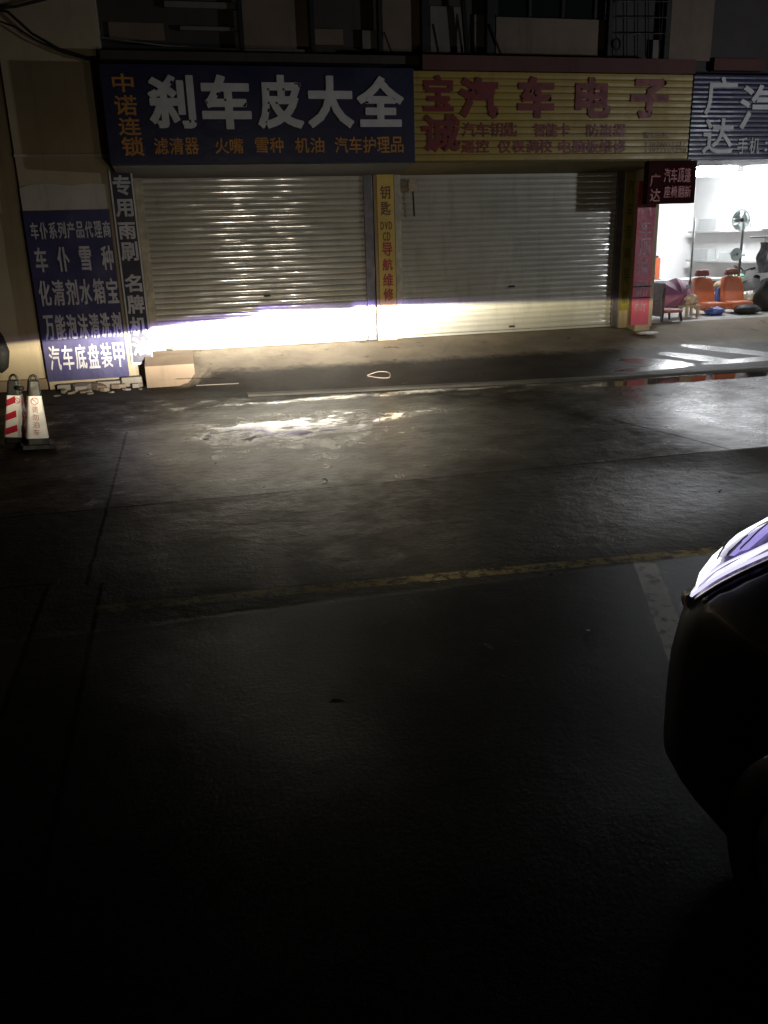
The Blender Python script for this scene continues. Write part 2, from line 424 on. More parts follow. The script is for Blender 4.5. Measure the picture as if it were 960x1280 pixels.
def ramp_mat():
    m = NT('shop ramp'); v = m.pos()
    sp = m.n('ShaderNodeSeparateXYZ'); m.put(sp.inputs[0], v); x, y = sp.outputs[0], sp.outputs[1]
    nm = m.noise(v, 2.0, 6, .62); nf = m.noise(v, 8, 6, .65); ng = m.noise(v, 60, 3)
    edge = m.math('ADD', y, m.math('MULTIPLY', m.math('SUBTRACT', m.noise(v, 2.6, 5, .7), .5), .30))
    edge = m.math('ADD', edge, m.math('MULTIPLY', x, .055))
    k = m.math('MULTIPLY', m.ramp(m.math('ADD', edge, m.math('MULTIPLY', m.math('SUBTRACT', nf, .5), .25)), 10.88, 11.20), m.ramp(x, -.3, .0))
    conc = m.mix(m.ramp(nm, .3, .7), (.18, .150, .112), (.27, .225, .165))
    conc = m.mix(m.ramp(nf, .58, .75, 0, .6), conc, (.13, .11, .09))
    conc = m.mix(m.ramp(m.noise(v, 4.5, 4, .6), .64, .70, 0, .8), conc, (.09, .075, .06))
    old = m.mix(m.ramp(nm, .3, .7), (.034, .029, .0235), (.056, .048, .039))
    old = m.mix(m.ramp(nf, .55, .75, 0, .6), old, (.024, .020, .016))
    wet = m.math('MULTIPLY', m.ramp(m.math('ADD', x, m.math('MULTIPLY', nm, .6)), 4.9, 6.0), m.math('SUBTRACT', 1, m.ramp(y, 10.6, 11.0)))
    # splashed water with a shape of its own
    fing = 0.
    for cx, cy, ln, wd, an in ((6.05, 9.98, .50, .20, -.5), (6.75, 10.05, .55, .16, -.75), (7.45, 10.25, .75, .15, -.7), (5.9, 9.75, .6, .10, 0), (7.6, 9.8, 1.0, .10, .05)):
        dx, dy = m.math('SUBTRACT', x, cx), m.math('SUBTRACT', y, cy); w_ = m.math('MULTIPLY', m.math('SUBTRACT', nf, .5), .9)
        a_ = m.math('DIVIDE', m.math('ADD', m.math('MULTIPLY', dx, math.cos(an)), m.math('MULTIPLY', dy, math.sin(an))), ln)
        b_ = m.math('DIVIDE', m.math('SUBTRACT', m.math('MULTIPLY', dy, math.cos(an)), m.math('MULTIPLY', dx, math.sin(an))), wd)
        q_ = m.math('ADD', m.math('ADD', m.math('MULTIPLY', a_, a_), m.math('MULTIPLY', b_, b_)), w_)
        fing = m.math('MAXIMUM', m.ramp(q_, .75, 1.15, 1, 0), fing)
    ro = m.mixf(k, .62, .66); ro = m.mixf(m.math('MULTIPLY', wet, .7), ro, .5); ro = m.mixf(fing, ro, .24)
    h = m.math('ADD', nf, m.math('ADD', m.math('MULTIPLY', ng, .35), m.math('MULTIPLY', k, .6)))
    return m.set(Base_Color=m.mix(k, old, conc), Roughness=ro, Specular_IOR_Level=m.mixf(fing, m.mixf(wet, .03, .08), .30), Normal=m.bump(h, m.mixf(fing, .55, .08), .02))
D = 11.9
ZF = .386
def ramp_z(x, t):
    a_ = .55 * (1 - min(1, t * 1.6)) - .1; b_ = a_ + .22 + .75 * (1 - min(1, t * 1.6))
    k = min(1, max(0, (x - a_) / (b_ - a_))); k = k * k * (3 - 2 * k)
    s = .022 + (ZF - .022) * (t ** 1.05)
    s += .012 * mnoise.noise(Vector((x * .9, t * 3, 0)))
    return s * k + (1 - k) * (.004 + .012 * min(1, max(0, t)))
rp = MB()
def rfn(u, v):
    x = -9 + u * 24.5; yk = kerb_y(x) + .12
    if x < .7: yk -= .13
    return (x, yk + (D + .05 - yk) * v, ramp_z(x, v))
rp.grid(rfn, 220, 26)
tag(rp.build('shop_ramp', ramp_mat(), smooth=True), kind='structure')
# low kerb lip at the foot of the ramp, its face turned to the street
kb = MB(); n = 130
sect = lambda x: [(kerb_y(x) - .012 + .012 * mnoise.noise(Vector((x * 2.3, 0, 0))), 0.0), (kerb_y(x) + .012 * mnoise.noise(Vector((x * 2.3, 0, 0))), .020 + .010 * mnoise.noise(Vector((x * 1.3, 5, 0)))),
                  (kerb_y(x) + .04, .026), (kerb_y(x) + .14, .026)]
for i in range(n):
    x = .7 + i * 14.8 / n; x2 = .7 + (i + 1) * 14.8 / n; a, b = sect(x), sect(x2)
    kb.add([(x, *p) for p in a] + [(x2, *p) for p in b], [(0, 4, 5, 1), (1, 5, 6, 2), (2, 6, 7, 3)])
M['kerb'] = wall_mat('wet kerb concrete', (.08, .07, .055), (.13, .115, .09), .4)
tag(kb.build('kerb', M['kerb'], smooth=True), kind='structure')

# ================================================================== BUILDING
B = thing('shop_building', 'beige two storey building with two closed roller shutters and one lit open shop', 'building', (0, D, 0))
WL = 11.55    # front of the left wall pillar
# left wall, its peeling strip and joints
mb = MB(); mb.box(-1.73, -.60, WL, 12.4, 0, 5.2)
mb.build('pillar', M['plaster'], B)
mb = MB(); mb.box(-9, -1.735, WL + .12, 12.4, 0, 5.2); mb.build('wall', M['plaster'], B)
x0, z0, x1, z1 = rect(26, 229, 135, 262, WL)
mb = MB(); mb.prism([(x0, z0), (x1, z0), (x1, z1 - .02), (x1 - .2, z1 - .005), (x1 - .45, z1 - .03), (x1 - .7, z1), (x0 + .1, z1 - .015), (x0, z1 - .05)], 1, WL - .018, WL + .01)
mb.build('peeling_plaster', M['plaster_old'], B)
z = aty(75, 194, WL).z
mb = MB(); mb.box(-1.735, -.6, WL - .03, WL + .005, z - .02, z + .012); mb.build('string_course', M['plaster_old'], B, .004)
# plinth with broken edge on the left
mb = MB(); mb.box(-9, -1.76, WL + .04, WL + .13, 0, .15); mb.build('plinth', M['tile'], B, .01)
# black lump on the wall at the frame's left edge
mb = MB(); mb.blob((-2.30, WL + .10, .52), (.13, .06, .27), 3, .2, 12, 8); mb.build('black_wall_lump', M['black'], B, smooth=True)
# front wall above the shutters and between them
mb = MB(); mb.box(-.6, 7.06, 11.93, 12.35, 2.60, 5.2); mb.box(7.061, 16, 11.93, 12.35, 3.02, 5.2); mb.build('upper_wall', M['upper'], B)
mb = MB(); mb.box(2.74, 3.03, 11.86, 12.3, ZF - .05, 2.60); mb.build('pillar', M['plaster'], B)
mb = MB(); mb.box(-.6, -.40, 11.80, 12.3, 0, 2.60); mb.build('pillar', M['plaster'], B)
mb = MB(); mb.box(6.50, 7.06, 11.80, 12.3, ZF - .05, 2.60); mb.build('pillar', M['plaster'], B)
mb = MB(); mb.box(6.635, 6.885, 11.555, 11.80, .30, 2.62); mb.build('pillar', M['plaster'], B)
# soffits sloping from the fascia signs back to the shutters
for a, b, mt in ((-.59, 3.10, 'soffit'), (3.104, 7.03, 'olive')):
    mb = MB(); mb.prism([(11.0, 2.655), (11.0, 2.672), (11.93, 2.605), (11.93, 2.575)], 0, a, b)
    mb.build('soffit', M[mt], B)
# shutters
def shutter(xa, xb, z0, z1, rail_l, rail_r):
    pitch = .074; nz = int((z1 - z0) / pitch); pitch = (z1 - z0) / nz; prof = []
    for i in range(nz):
        b = z0 + i * pitch
        for t, dy in ((0, .003), (.06, -.002), (.22, -.0055), (.45, -.0070), (.68, -.0055), (.86, -.002), (.93, .002)):
            prof.append((D + dy, b + t * pitch))
    nx_ = 44
    def fn(u, v):
        k = int(round(v * (len(prof) - 1))); y, z = prof[k]; x = xa + (xb - xa) * u
        y += .010 * mnoise.noise(Vector((x * .8, z * 1.2, xa))) + .0075 * mnoise.noise(Vector((x * 2.2, int(k / 7) * 5.1, xa)))
        return (x, y, z)
    s = MB(); s.grid(fn, nx_, len(prof) - 1)
    o = s.build('roller_shutter', M['shutter'], B, smooth=True)
    s = MB(); s.box(xa, xb, D - .024, D + .018, z0 - .035, z0 - .002); s.build('bottom_bar', M['shutter'], o, .006)
    for a, b, mt in (rail_l, rail_r):
        s = MB(); s.box(a, b, D - .055, D + .03, z0 - .035, z1); s.build('guide_rail', M[mt], o, .006)
    return o
zb = ZF + .03
s1 = shutter(-.32, 2.62, zb, 2.60, (-.40, -.30, 'rail'), (2.60, 2.72, 'rail_dark'))
s2 = shutter(3.10, 6.42, zb, 2.60, (3.03, 3.115, 'rail'), (6.40, 6.53, 'rail_dark'))
tag(s1, 'left roller shutter with the headlight glare across its foot'); tag(s2, 'right roller shutter with white glints down its right side')
def keyhole(px, py, o):
    p = aty(px, py, D - .02); k = MB(); k.box(p.x - .045, p.x + .045, D - .028, D, p.z - .014, p.z + .014); k.build('lock', M['black'], o, .004)
keyhole(334, 370, s1); keyhole(640, 358, s2); keyhole(640, 408, s2); keyhole(212, 437, s1); keyhole(462, 425, s1)

# ---- upper storey, most of it in the dark
U = 11.90
def panel(name, pr, y, th, mt, bevel=.004):
    x0, z0, x1, z1 = rect(*pr, y); m_ = MB(); m_.box(x0, x1, y, y + th, z0, z1); return m_.build(name, M[mt], B, bevel)
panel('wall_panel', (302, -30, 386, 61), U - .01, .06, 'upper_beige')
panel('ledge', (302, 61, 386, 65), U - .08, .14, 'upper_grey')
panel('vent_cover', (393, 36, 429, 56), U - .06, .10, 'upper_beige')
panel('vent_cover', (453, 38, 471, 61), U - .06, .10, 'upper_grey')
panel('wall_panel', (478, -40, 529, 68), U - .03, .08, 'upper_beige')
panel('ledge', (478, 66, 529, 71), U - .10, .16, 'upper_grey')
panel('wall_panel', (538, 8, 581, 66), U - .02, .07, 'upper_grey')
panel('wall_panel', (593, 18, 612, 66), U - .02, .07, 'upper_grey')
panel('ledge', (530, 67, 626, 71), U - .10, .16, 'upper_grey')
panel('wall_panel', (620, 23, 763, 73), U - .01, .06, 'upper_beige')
panel('vent_cover', (816, 50, 833, 73), U - .06, .10, 'upper_grey')
panel('wall_panel', (839, -30, 892, 76), U - .02, .07, 'upper_beige')
panel('ledge', (893, 73, 956, 88), U - .10, .14, 'beam')
panel('window_sill', (205, 2, 297, 10), U - .05, .1, 'upper_grey')
panel('ledge', (225, 33, 298, 38), U - .06, .09, 'upper_grey')
panel('wall_panel', (136, 28, 205, 50), U - .01, .05, 'upper_beige')
panel('beam', (528, 71, 870, 90), 11.15, .7, 'beam')
for pr in ((122, 8, 300, 90), (386, 62, 478, 90)): pass
panel('beam', (125, 66, 527, 77), 11.3, .55, 'upper')
for pr in ((527, -60, 537, 71), (609, -60, 619, 71), (762, -60, 768, 73), (834, -60, 840, 73), (472, -60, 478, 66), (386, -60, 392, 66), (296, -60, 302, 62)):
    panel('post', pr, U - .14, .10, 'darkmetal', .006)
def bar(pts, rad, name='bar', mt='darkmetal', y=U - .16):
    m_ = MB(); m_.tube([aty(a, b, y) for a, b in pts], rad, 6); return m_.build(name, M[mt], B)
bar([(577, -20), (584, 68)], .035); bar([(585, 66), (588, 20), (594, 66)], .014); bar([(612, 30), (626, 68)], .014); bar([(541, 30), (548, 66)], .016)
bar([(480, 40), (493, 75)], .010)
bar([(123, 76), (122, 46), (205, 57), (300, 62)], .010, 'conduit', 'steel', U - .2)
ring = [(771 + 4.2 * math.cos(a * .5), 55 + 7 * math.sin(a * .5)) for a in range(14)]
bar(ring, .016, 'hose')
for k in range(5): bar([(770 + k * 13.5, -40), (770 + k * 13.5, 72)], .007)
for yy in (2, 22, 42): bar([(768, yy), (834, yy)], .007)
win = MB(); x0, z0, x1, z1 = rect(620, -60, 745, 22, U - .02); win.box(x0, x1, U - .015, U + .03, z0, z1)
glass = NT('dark window glass').set(Base_Color=(.012, .014, .014), Roughness=.12); w_ = win.build('window', glass, B)
for k in range(4):
    m_ = MB(); xx = x0 + (x1 - x0) * (k + .0) / 3; m_.box(xx - .02, xx + .02, U - .05, U - .016, z0, z1); m_.build('window_frame', M['darkmetal'], w_)
# roof slab / back so the building has depth
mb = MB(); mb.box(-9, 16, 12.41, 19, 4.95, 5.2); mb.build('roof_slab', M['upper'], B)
# open shop: floor, walls, ceiling
XL, XR, YB = 7.06, 10.42, 16.1
mb = MB(); mb.box(XL - .4, 15.9, 11.95, YB + .1, ZF - .1, ZF - .004); mb.build('shop_floor', M['floor'], B)
mb = MB(); mb.box(XL - .12, XR + .1, YB, YB + .1, ZF, 3.2); mb.build('interior_wall', M['interior'], B)
mb = MB(); mb.box(XR, XR + .1, 11.94, YB, ZF, 3.2); mb.build('interior_wall', M['interior'], B)
mb = MB(); mb.box(XL - .12, XL, 12.31, YB, ZF, 3.2); mb.build('interior_wall', M['interior'], B)
mb = MB(); mb.box(XL, XR, 12.36, YB, 2.86, 2.95); M['ceiling'] = plain('grey shop ceiling', (.22, .225, .225), .8, 0, .25, 2); mb.build('ceiling', M['ceiling'], B)
for yy in (12.5, 13.15, 14.6, 15.4):
    mb = MB(); mb.box(XL, XR, yy, yy + .07, 2.78, 2.857); mb.build('ceiling_batten', M['ceiling'], B, .004)
mb = MB(); mb.box(XR + .1, 16, 11.80, 12.3, 0, 2.60); mb.build('wall', M['plaster'], B)

# ================================================================== SIGNS
def slats(xa, xb, z0, z1, y, back, pitch, depth=.010):
    n_ = max(1, round((z1 - z0) / pitch)); p = (z1 - z0) / n_; pts = []
    for i in range(n_):
        b = z0 + i * p
        pts += [(y + depth, b), (y, b + p * .10), (y - .002, b + p * .5), (y, b + p * .90)]
    pts += [(y + depth, z1), (back, z1), (back, z0)]
    m_ = MB(); m_.prism(pts, 0, xa, xb); return m_
# navy fascia sign
FY = 11.0
t = thing('fascia_sign', 'long navy fascia sign with big white characters over the left shutter', 'shop sign', (-.6, FY, 2.665))
mb = MB(); mb.box(-.61, 3.098, FY, 11.92, 2.674, 3.735); mb.build('sign_box', M['blue'], t, .006)
cells(t, 'white_letter', '刹车皮大全', [(186, 94, 243, 160), (252, 94, 313, 161), (322, 94, 378, 160), (385, 95, 441, 159), (447, 96, 504, 158)], FY - .02, .032, .018)
row(t, 'orange_letter', '滤清器', (192, 172, 249, 193), FY - .006, .012); row(t, 'orange_letter', '火嘴', (268, 173, 305, 192), FY - .006, .012); row(t, 'orange_letter', '雪种', (318, 172, 355, 191), FY - .006, .012)
row(t, 'orange_letter', '机油', (368, 172, 406, 191), FY - .006, .012); row(t, 'orange_letter', '汽车护理品', (418, 171, 505, 191), FY - .006, .012)
cells(t, 'orange_letter', '中诺连锁', [(140, 92, 167, 115), (143, 119, 171, 144), (148, 147, 176, 169), (152, 171, 180, 195)], FY - .006, .016)
# yellow slatted fascia sign
t = thing('fascia_sign', 'yellow slatted fascia sign with dark red characters over the right shutter', 'shop sign', (3.1, FY + .03, 2.66))
slats(3.104, 6.97, 2.674, 3.715, FY + .03, 11.92, .078, .014).build('sign_box', M['yellow'], t)
cells(t, 'dark_red_letter', '汽车电子', [(575, 97, 623, 147), (648, 96, 693, 147), (720, 97, 764, 147), (789, 99, 836, 147)], FY + .012, .040, .016)
cells(t, 'dark_red_letter', '宝诚', [(530, 94, 567, 139), (528, 143, 575, 189)], FY + .012, .030, .016)
y_ = FY + .022
row(t, 'dark_red_letter', '汽车钥匙', (577, 153, 647, 171), y_, .02, .95); row(t, 'dark_red_letter', '智能卡', (667, 154, 713, 171), y_, .02, .95); row(t, 'dark_red_letter', '防盗器', (733, 155, 783, 171), y_, .02, .95)
row(t, 'dark_red_letter', '遥控', (576, 175, 612, 191), y_, .02, .95); row(t, 'dark_red_letter', '仪表调校', (622, 175, 691, 191), y_, .02, .95); row(t, 'dark_red_letter', '电脑板维修', (698, 175, 783, 191), y_, .02, .95)
row(t, 'brown_letter', '服务热线', (804, 165, 836, 173), y_, .0); row(t, 'brown_letter', '13878032217', (805, 177, 858, 184), y_, .0, .8); row(t, 'brown_letter', '13977105220', (805, 185, 858, 191), y_, .0, .8)
# blue corrugated fascia of the open shop
t = thing('fascia_sign', 'blue corrugated fascia sign with grey white characters over the open lit shop', 'shop sign', (7.0, FY + .03, 2.66))
slats(6.985, 11.4, 2.66, 3.72, FY + .02, 11.92, .06, .008).build('sign_box', M['blue_right'], t)
cells(t, 'white_letter', '广达汽车', [(882, 96, 921, 144), (879, 148, 917, 192), (925, 106, 975, 163), (990, 106, 1040, 163)], FY + .002, .012, .014)
row(t, 'white_letter', '手机:', (921, 172, 965, 192), FY + .002, .008, .86, .01)
# tall violet strip left of the left shutter
SY = 11.5
t = thing('vertical_sign', 'narrow violet blue vertical sign with white border left of the left shutter', 'sign', (-.53, SY, .27))
XA, XB, ZA, ZB = -.672, -.395, .272, 2.655
mb = MB(); mb.box(XA, XB, SY, SY + .045, ZA, ZB); mb.build('sign_board', M['blue_strip'], t)
mb = MB()
for a in ((XA, XA + .02, ZA, ZB), (XB - .02, XB, ZA, ZB), (XA + .02, XB - .02, ZA, ZA + .03)): mb.box(a[0], a[1], SY - .006, SY - .001, a[2], a[3])
mb.build('border', M['white_letter'], t)
for ch, ya, yb in zip('专用雨刷名牌机油', (219, 249, 278, 302, 343, 369, 396, 422), (244, 271, 299, 326, 365, 392, 419, 444)):
    px = 149 + (ya - 220) * .126
    mb = MB(); put_glyph(mb, ch, (XA + .035, aty(px, yb, SY).z, XB - .035, aty(px, ya, SY).z), SY - .005, .026); mb.build('character', M['banner_letter'], t)
# blue banner on the left pillar
t = thing('banner_sign', 'square blue banner with five rows of characters on the left beige pillar', 'banner', (-1.2, SY, .1))
BA, BB = -1.735, -.722
def bfn(u, v):
    x = BA + (BB - BA) * u; z_ = .118 + (2.20 - .118) * v
    return (x, SY + .018 - .010 * mnoise.noise(Vector((u * 3, v * 5, 2))), z_)
mb = MB(); mb.grid(bfn, 16, 30)
mb.box(BA, BB, SY + .03, SY + .048, .118, 2.20)
mb.build('banner_sheet', M['blue_banner'], t)
for s_, pr, n_ in (('车仆系列产品代理商', (37, 277, 139, 298), .02), ('车仆雪种', (37, 308, 148, 339), .02), ('化清剂水箱宝', (47, 349, 149, 381), .018), ('万能泡沫清洗剂', (54, 392, 153, 423), .02), ('汽车底盘装甲', (60, 430, 157, 461), .012)):
    row(t, 'banner_letter', s_, pr, SY + .004, n_, .52 if len(s_) == 4 else .84, single=len(s_) == 4)
# yellow strip between the shutters
YY = 11.82
x0, z0, x1, z1 = rect(474, 223, 497, 385, YY)
t = thing('vertical_sign', 'narrow yellow vertical sign with red characters between the two shutters', 'sign', ((x0 + x1) / 2, YY, z0))
x0, x1 = 2.78, 3.015
mb = MB(); mb.box(x0, x1, YY, YY + .03, z0 - .0, 2.60); mb.build('sign_board', M['yellow_strip'], t, .003)
for text, mt, spans, xa, xb, bold in (('导航维修', 'red_letter', ((303, 320), (323, 338), (342, 358), (360, 376)), x0 + .05, x1 - .04, .022), ('钥匙', 'brown_letter', ((232, 249), (252, 269)), x0 + .045, x1 - .05, .016)):
    for ch, (a, b) in zip(text, spans):
        m_ = MB(); put_glyph(m_, ch, (xa, aty(486, b, YY).z, xb, aty(486, a, YY).z), YY - .004, bold); m_.build('character', M[mt], t)
for s_, a, b, q in (('DVD', 277, 287, .0), ('CD', 290, 301, .03)):
    zt, zl = aty(486, a, YY).z, aty(486, b, YY).z; w = (x1 - x0 - .06 - 2 * q) / len(s_); m_ = MB()
    for i, ch in enumerate(s_): put_glyph(m_, ch, (x0 + .03 + q + i * w + .006, zl, x0 + .03 + q + (i + 1) * w - .006, zt), YY - .004, .03)
    m_.build('lettering', M['brown_letter'], t)
# small padlock tokens under it
for px, py in ((488, 391), (486, 403)):
    p = aty(px, py, 11.84); m_ = MB(); m_.box(p.x - .03, p.x + .03, 11.835, 11.858, p.z - .035, p.z + .01)
    o = m_.build('padlock', M['rail_dark'], None, .006, loc=p)
    tag(o, ('small grey padlock hung just below the yellow vertical sign', 'small grey padlock hung lowest below the yellow vertical sign')[py > 400], 'padlock', 'padlocks on the pillar between the shutters')
    m_ = MB(); m_.tube([(p.x + .02 * math.cos(a), 11.846, p.z + .012 + .028 * math.sin(a)) for a in [k * math.pi / 8 for k in range(9)]], .006, 6)
    s_ = MB(); s_.v = [tuple(Vector(q)) for q in m_.v]; s_.f = m_.f
    c = s_.build('shackle', M['steel'], o)
# hanging yellow tag with a dark rod on the right shutter
p = aty(516, 232, 11.80)
t = thing('hanging_tag', 'small brown yellow tag with dark rod hanging at the top of right shutter', 'tag', p)
mb = MB(); mb.prism([(p.x - .055, p.z - .07), (p.x + .05, p.z - .075), (p.x + .062, p.z + .05), (p.x + .02, p.z + .10), (p.x - .04, p.z + .09), (p.x - .065, p.z + .03)], 1, 11.79, 11.815); mb.build('tag_plate', M['wood'], t)
mb = MB(); mb.tube([(p.x + .0, 11.80, p.z - .07), (p.x + .015, 11.80, p.z - .40)], .011, 6); mb.build('rod', M['black'], t)
# faded olive strip right of the right shutter
OY = 11.775
t = thing('vertical_sign', 'faded olive vertical strip sign beside the crimson sign', 'sign', (6.6, OY, .5))
mb = MB(); mb.box(6.50, 6.632, OY, OY + .022, .62, 2.58); mb.build('sign_board', M['olive_strip'], t)
for i, ch in enumerate('汽车音响导航'):
    m_ = MB(); put_glyph(m_, ch, (6.525, .72 + (5 - i) * .31, 6.61, .92 + (5 - i) * .31), OY - .004, .01); m_.build('character', M['olive'], t)
# crimson strip
PY = 11.52
xa = aty(793, 330, PY).x; xb = aty(815, 330, PY).x
zt = aty(806, 226, PY).z; zl = aty(803, 406, PY).z
t = thing('vertical_sign', 'crimson vertical sign with pale pink characters left of the open shop', 'sign', ((xa + xb) / 2, PY, zl))
mb = MB(); mb.box(xa, xb, PY, PY + .035, zl, zt); mb.build('sign_board', M['pink'], t, .003)
for ch, a, b in zip('汽车顶篷翻新', (249, 275, 298, 322, 350, 374), (271, 296, 320, 344, 370, 390)):
    m_ = MB(); put_glyph(m_, ch, (xa + .04, aty(803, b, PY).z, xb - .05, aty(803, a, PY).z), PY - .004, .014); m_.build('character', M['pink_letter'], t)
m_ = MB()
for py in (358, 372): z_ = aty(803, py, PY).z; m_.box(xa - .01, xb + .01, PY - .012, PY - .006, z_ - .008, z_ + .008)
m_.build('strap', M['black'], t)
# small maroon box sign hung below the fascias
HY = 11.0
p0, p1 = aty(808, 256, HY), aty(868, 250, HY); zt = 2.652
t = thing('hanging_sign', 'small dark maroon box sign hung under the fascia at the open shop corner', 'sign', (p0.x, HY, p0.z))
mb = MB(); mb.box(p0.x, p1.x, HY, HY + .12, p0.z + .01, zt); mb.build('sign_box', M['maroon'], t, .006)
row(t, 'red_letter', '广', (812, 217, 826, 233), HY - .004, .012); row(t, 'red_letter', '达', (812, 236, 826, 252), HY - .004, .012)
row(t, 'red_letter', '汽车顶篷', (830, 210, 864, 228), HY - .004, .01); row(t, 'red_letter', '座椅翻新', (830, 232, 864, 247), HY - .004, .01)

# ================================================================== STEP, RUBBLE, CABLES
t = MB(); xa, xb = -.50, .12
t.prism([(11.16, 0), (11.16, .285), (11.50, .37), (11.79, .40), (11.79, 0)], 0, xa, xb)
o = t.build('step', M['tile'], None, .008, loc=(-.2, 11.4, 0)); tag(o, 'pale tiled step block at the foot of the left shutter', 'step')
m_ = MB(); m_.prism([(11.145, .287), (11.145, .297), (11.50, .383), (11.79, .412), (11.79, .403), (11.50, .373)], 0, xa - .004, xb + .012); m_.build('step_cap', M['concrete'], o)
m_ = MB(); m_.box(-.235, -.229, 11.155, 11.159, .0, .28); m_.build('joint', M['black'], o)
spots = [(-.62, 11.30, .10), (-.86, 11.32, .13), (-1.10, 11.30, .12), (-1.32, 11.34, .14), (-1.02, 11.15, .08), (-1.25, 11.12, .09), (-.75, 11.12, .07), (-1.42, 11.10, .06), (-1.18, 10.98, .05), (-1.52, 11.22, .08), (-.58, 11.10, .05), (-1.58, 11.0, .05), (-.93, 10.98, .045)]
for i, (x, y, sz) in enumerate(spots):
    m_ = MB(); a, b, c = sz * random.uniform(.8, 1.3), sz * random.uniform(.5, .8), sz * random.uniform(.45, .7)
    pts = [(math.cos(q) * a, math.sin(q) * b) for q in sorted(random.uniform(0, 6.28) for _ in range(6))]
    pts = [(math.cos(k * 1.05 + random.uniform(-.2, .2)) * a, math.sin(k * 1.05 + random.uniform(-.2, .2)) * b) for k in range(6)]
    m_.prism(pts, 2, 0, c); o = m_.build('broken_brick', M['brick' if i % 3 else 'concrete'], None, .008, loc=(0, 0, 0))
    o.location = (x, y, -.004); o.rotation_euler = (random.uniform(-.12, .12), random.uniform(-.12, .12), random.uniform(0, 3))
    tag(o, 'broken lump of brick lying in the rubble under the blue banner', 'brick', 'broken bricks along the foot of the left wall')
# broken ledge course under the banner
for i, (a, b, z_, nm) in enumerate(((-1.62, -1.15, .085, 'longest'), (-1.13, -.84, .095, 'middle'), (-.82, -.56, .13, 'right'))):
    m_ = MB(); m_.box(a, b, 11.38, 11.54, 0, z_); o = m_.build('edging_stone', M['concrete'], None, .014, loc=((a + b) / 2, 11.46, 0))
    tag(o, {'longest': 'long chipped edging stone below the left part of the blue banner', 'middle': 'short edging stone below the middle right of the blue banner', 'right': 'tall edging stone beside the pale tiled step'}[nm], 'kerb stone', 'edging stones at the foot of the left pillar')
for i, (pts, lb) in enumerate((([(-20, 8), (10, 15), (40, 42), (75, 62), (117, 75)], 'thick dark cable sagging across the left pillar to the navy sign'), ([(-20, 20), (20, 34), (45, 50), (80, 66), (119, 77)], 'lower thin cable sagging across the left pillar'), ([(-20, 12), (20, 8), (60, -2), (90, -14)], 'dark cable rising across the top left corner of the pillar'))):
    m_ = MB(); P = [aty(a, b, WL - .06 - .02 * i) for a, b in pts]; m_.tube(P, .016 if i != 1 else .010, 6)
    tag(m_.build('cable', M['rubber']), lb, 'cable')

# ================================================================== OPEN SHOP CONTENTS
def ceil_light(x0, x1, y, lab):
    t = thing('ceiling_light', lab, 'light', ((x0 + x1) / 2, y, 2.85), 'ceiling tube lights of the open shop')
    m_ = MB(); m_.box(x0 - .03, x1 + .03, y - .13, y + .13, 2.80, 2.855); m_.build('housing', M['pale_grey'], t, .01)
    m_ = MB(); m_.prism([(y - .15, 2.795), (y - .12, 2.66), (y + .12, 2.66), (y + .15, 2.795)], 0, x0, x1); m_.build('diffuser', M['tube'], t, .01)
M['tube'] = emit('lit tube diffuser', (.93, .96, 1), SHOP_LIGHT)
ceil_light(9.06, 9.80, 14.05, 'blazing white ceiling tube light at the left of the open shop')
ceil_light(10.14, 10.39, 13.55, 'second white ceiling tube light cut by the right edge')
# far left orange box on a trolley
def P3(px, py, y): return aty(px, py, y)
y = 14.6
p0, p1 = P3(812, 349, y), P3(826, 322, y)
t = thing('storage_box', 'tall orange red box with dark lid behind the crimson sign', 'box', ((p0.x + p1.x) / 2, y, ZF))
m_ = MB(); m_.box(p0.x - .1, p1.x, y, y + .3, p0.z, p1.z); m_.build('box_body', M['orange_box'], t, .012)
m_ = MB(); m_.box(p0.x - .11, p1.x - .03, y + .02, y + .28, p1.z, p1.z + .035); m_.build('lid', M['black'], t, .008)
m_ = MB(); m_.box(p0.x - .1, p1.x + .02, y - .02, y + .3, ZF, p0.z - .002); m_.build('stand', M['steel'], t, .008)
# long work table along the back
y = 14.2; zt = P3(850, 350, y).z
xa, xb = P3(818, 350, y).x, P3(915, 350, y).x
t = thing('work_table', 'long grey work table behind the umbrella and the orange seats', 'table', ((xa + xb) / 2, y, ZF))
m_ = MB(); m_.box(xa, xb, y, y + .75, zt - .04, zt); m_.build('table_top', M['pale_grey'], t, .006)
m_ = MB(); m_.box(xa + .1, xb - .1, y + .05, y + .08, ZF + .25, zt - .045); m_.build('front_panel', M['card'], t)
for a in (xa + .05, xb - .05):
    for b in (y + .05, y + .7):
        m_ = MB(); m_.box(a - .025, a + .025, b - .025, b + .025, ZF, zt - .042); m_.build('leg', M['steel'], t)
# poles
for px, ya, yb, y, lab in ((869, 272, 352, 14.0, 'thin grey pole standing left of the orange seats'), (931, 264, 350, 13.2, 'thick grey pole that carries the two fans')):
    a, b = aty(px, ya, y), aty(px, yb, y); m_ = MB(); rr = .017 if px < 900 else .022
    m_.tube([(a.x, y, ZF), (a.x, y, a.z)], rr, 10); o = m_.build('pole', M['steel'], None, 0, True, loc=(a.x, y, ZF)); tag(o, lab, 'pole')
    m_ = MB(); m_.lathe([(.12, ZF), (.12, ZF + .02), (.03, ZF + .04)], (a.x, y, 0), 16); m_.build('base_plate', M['steel'], o)
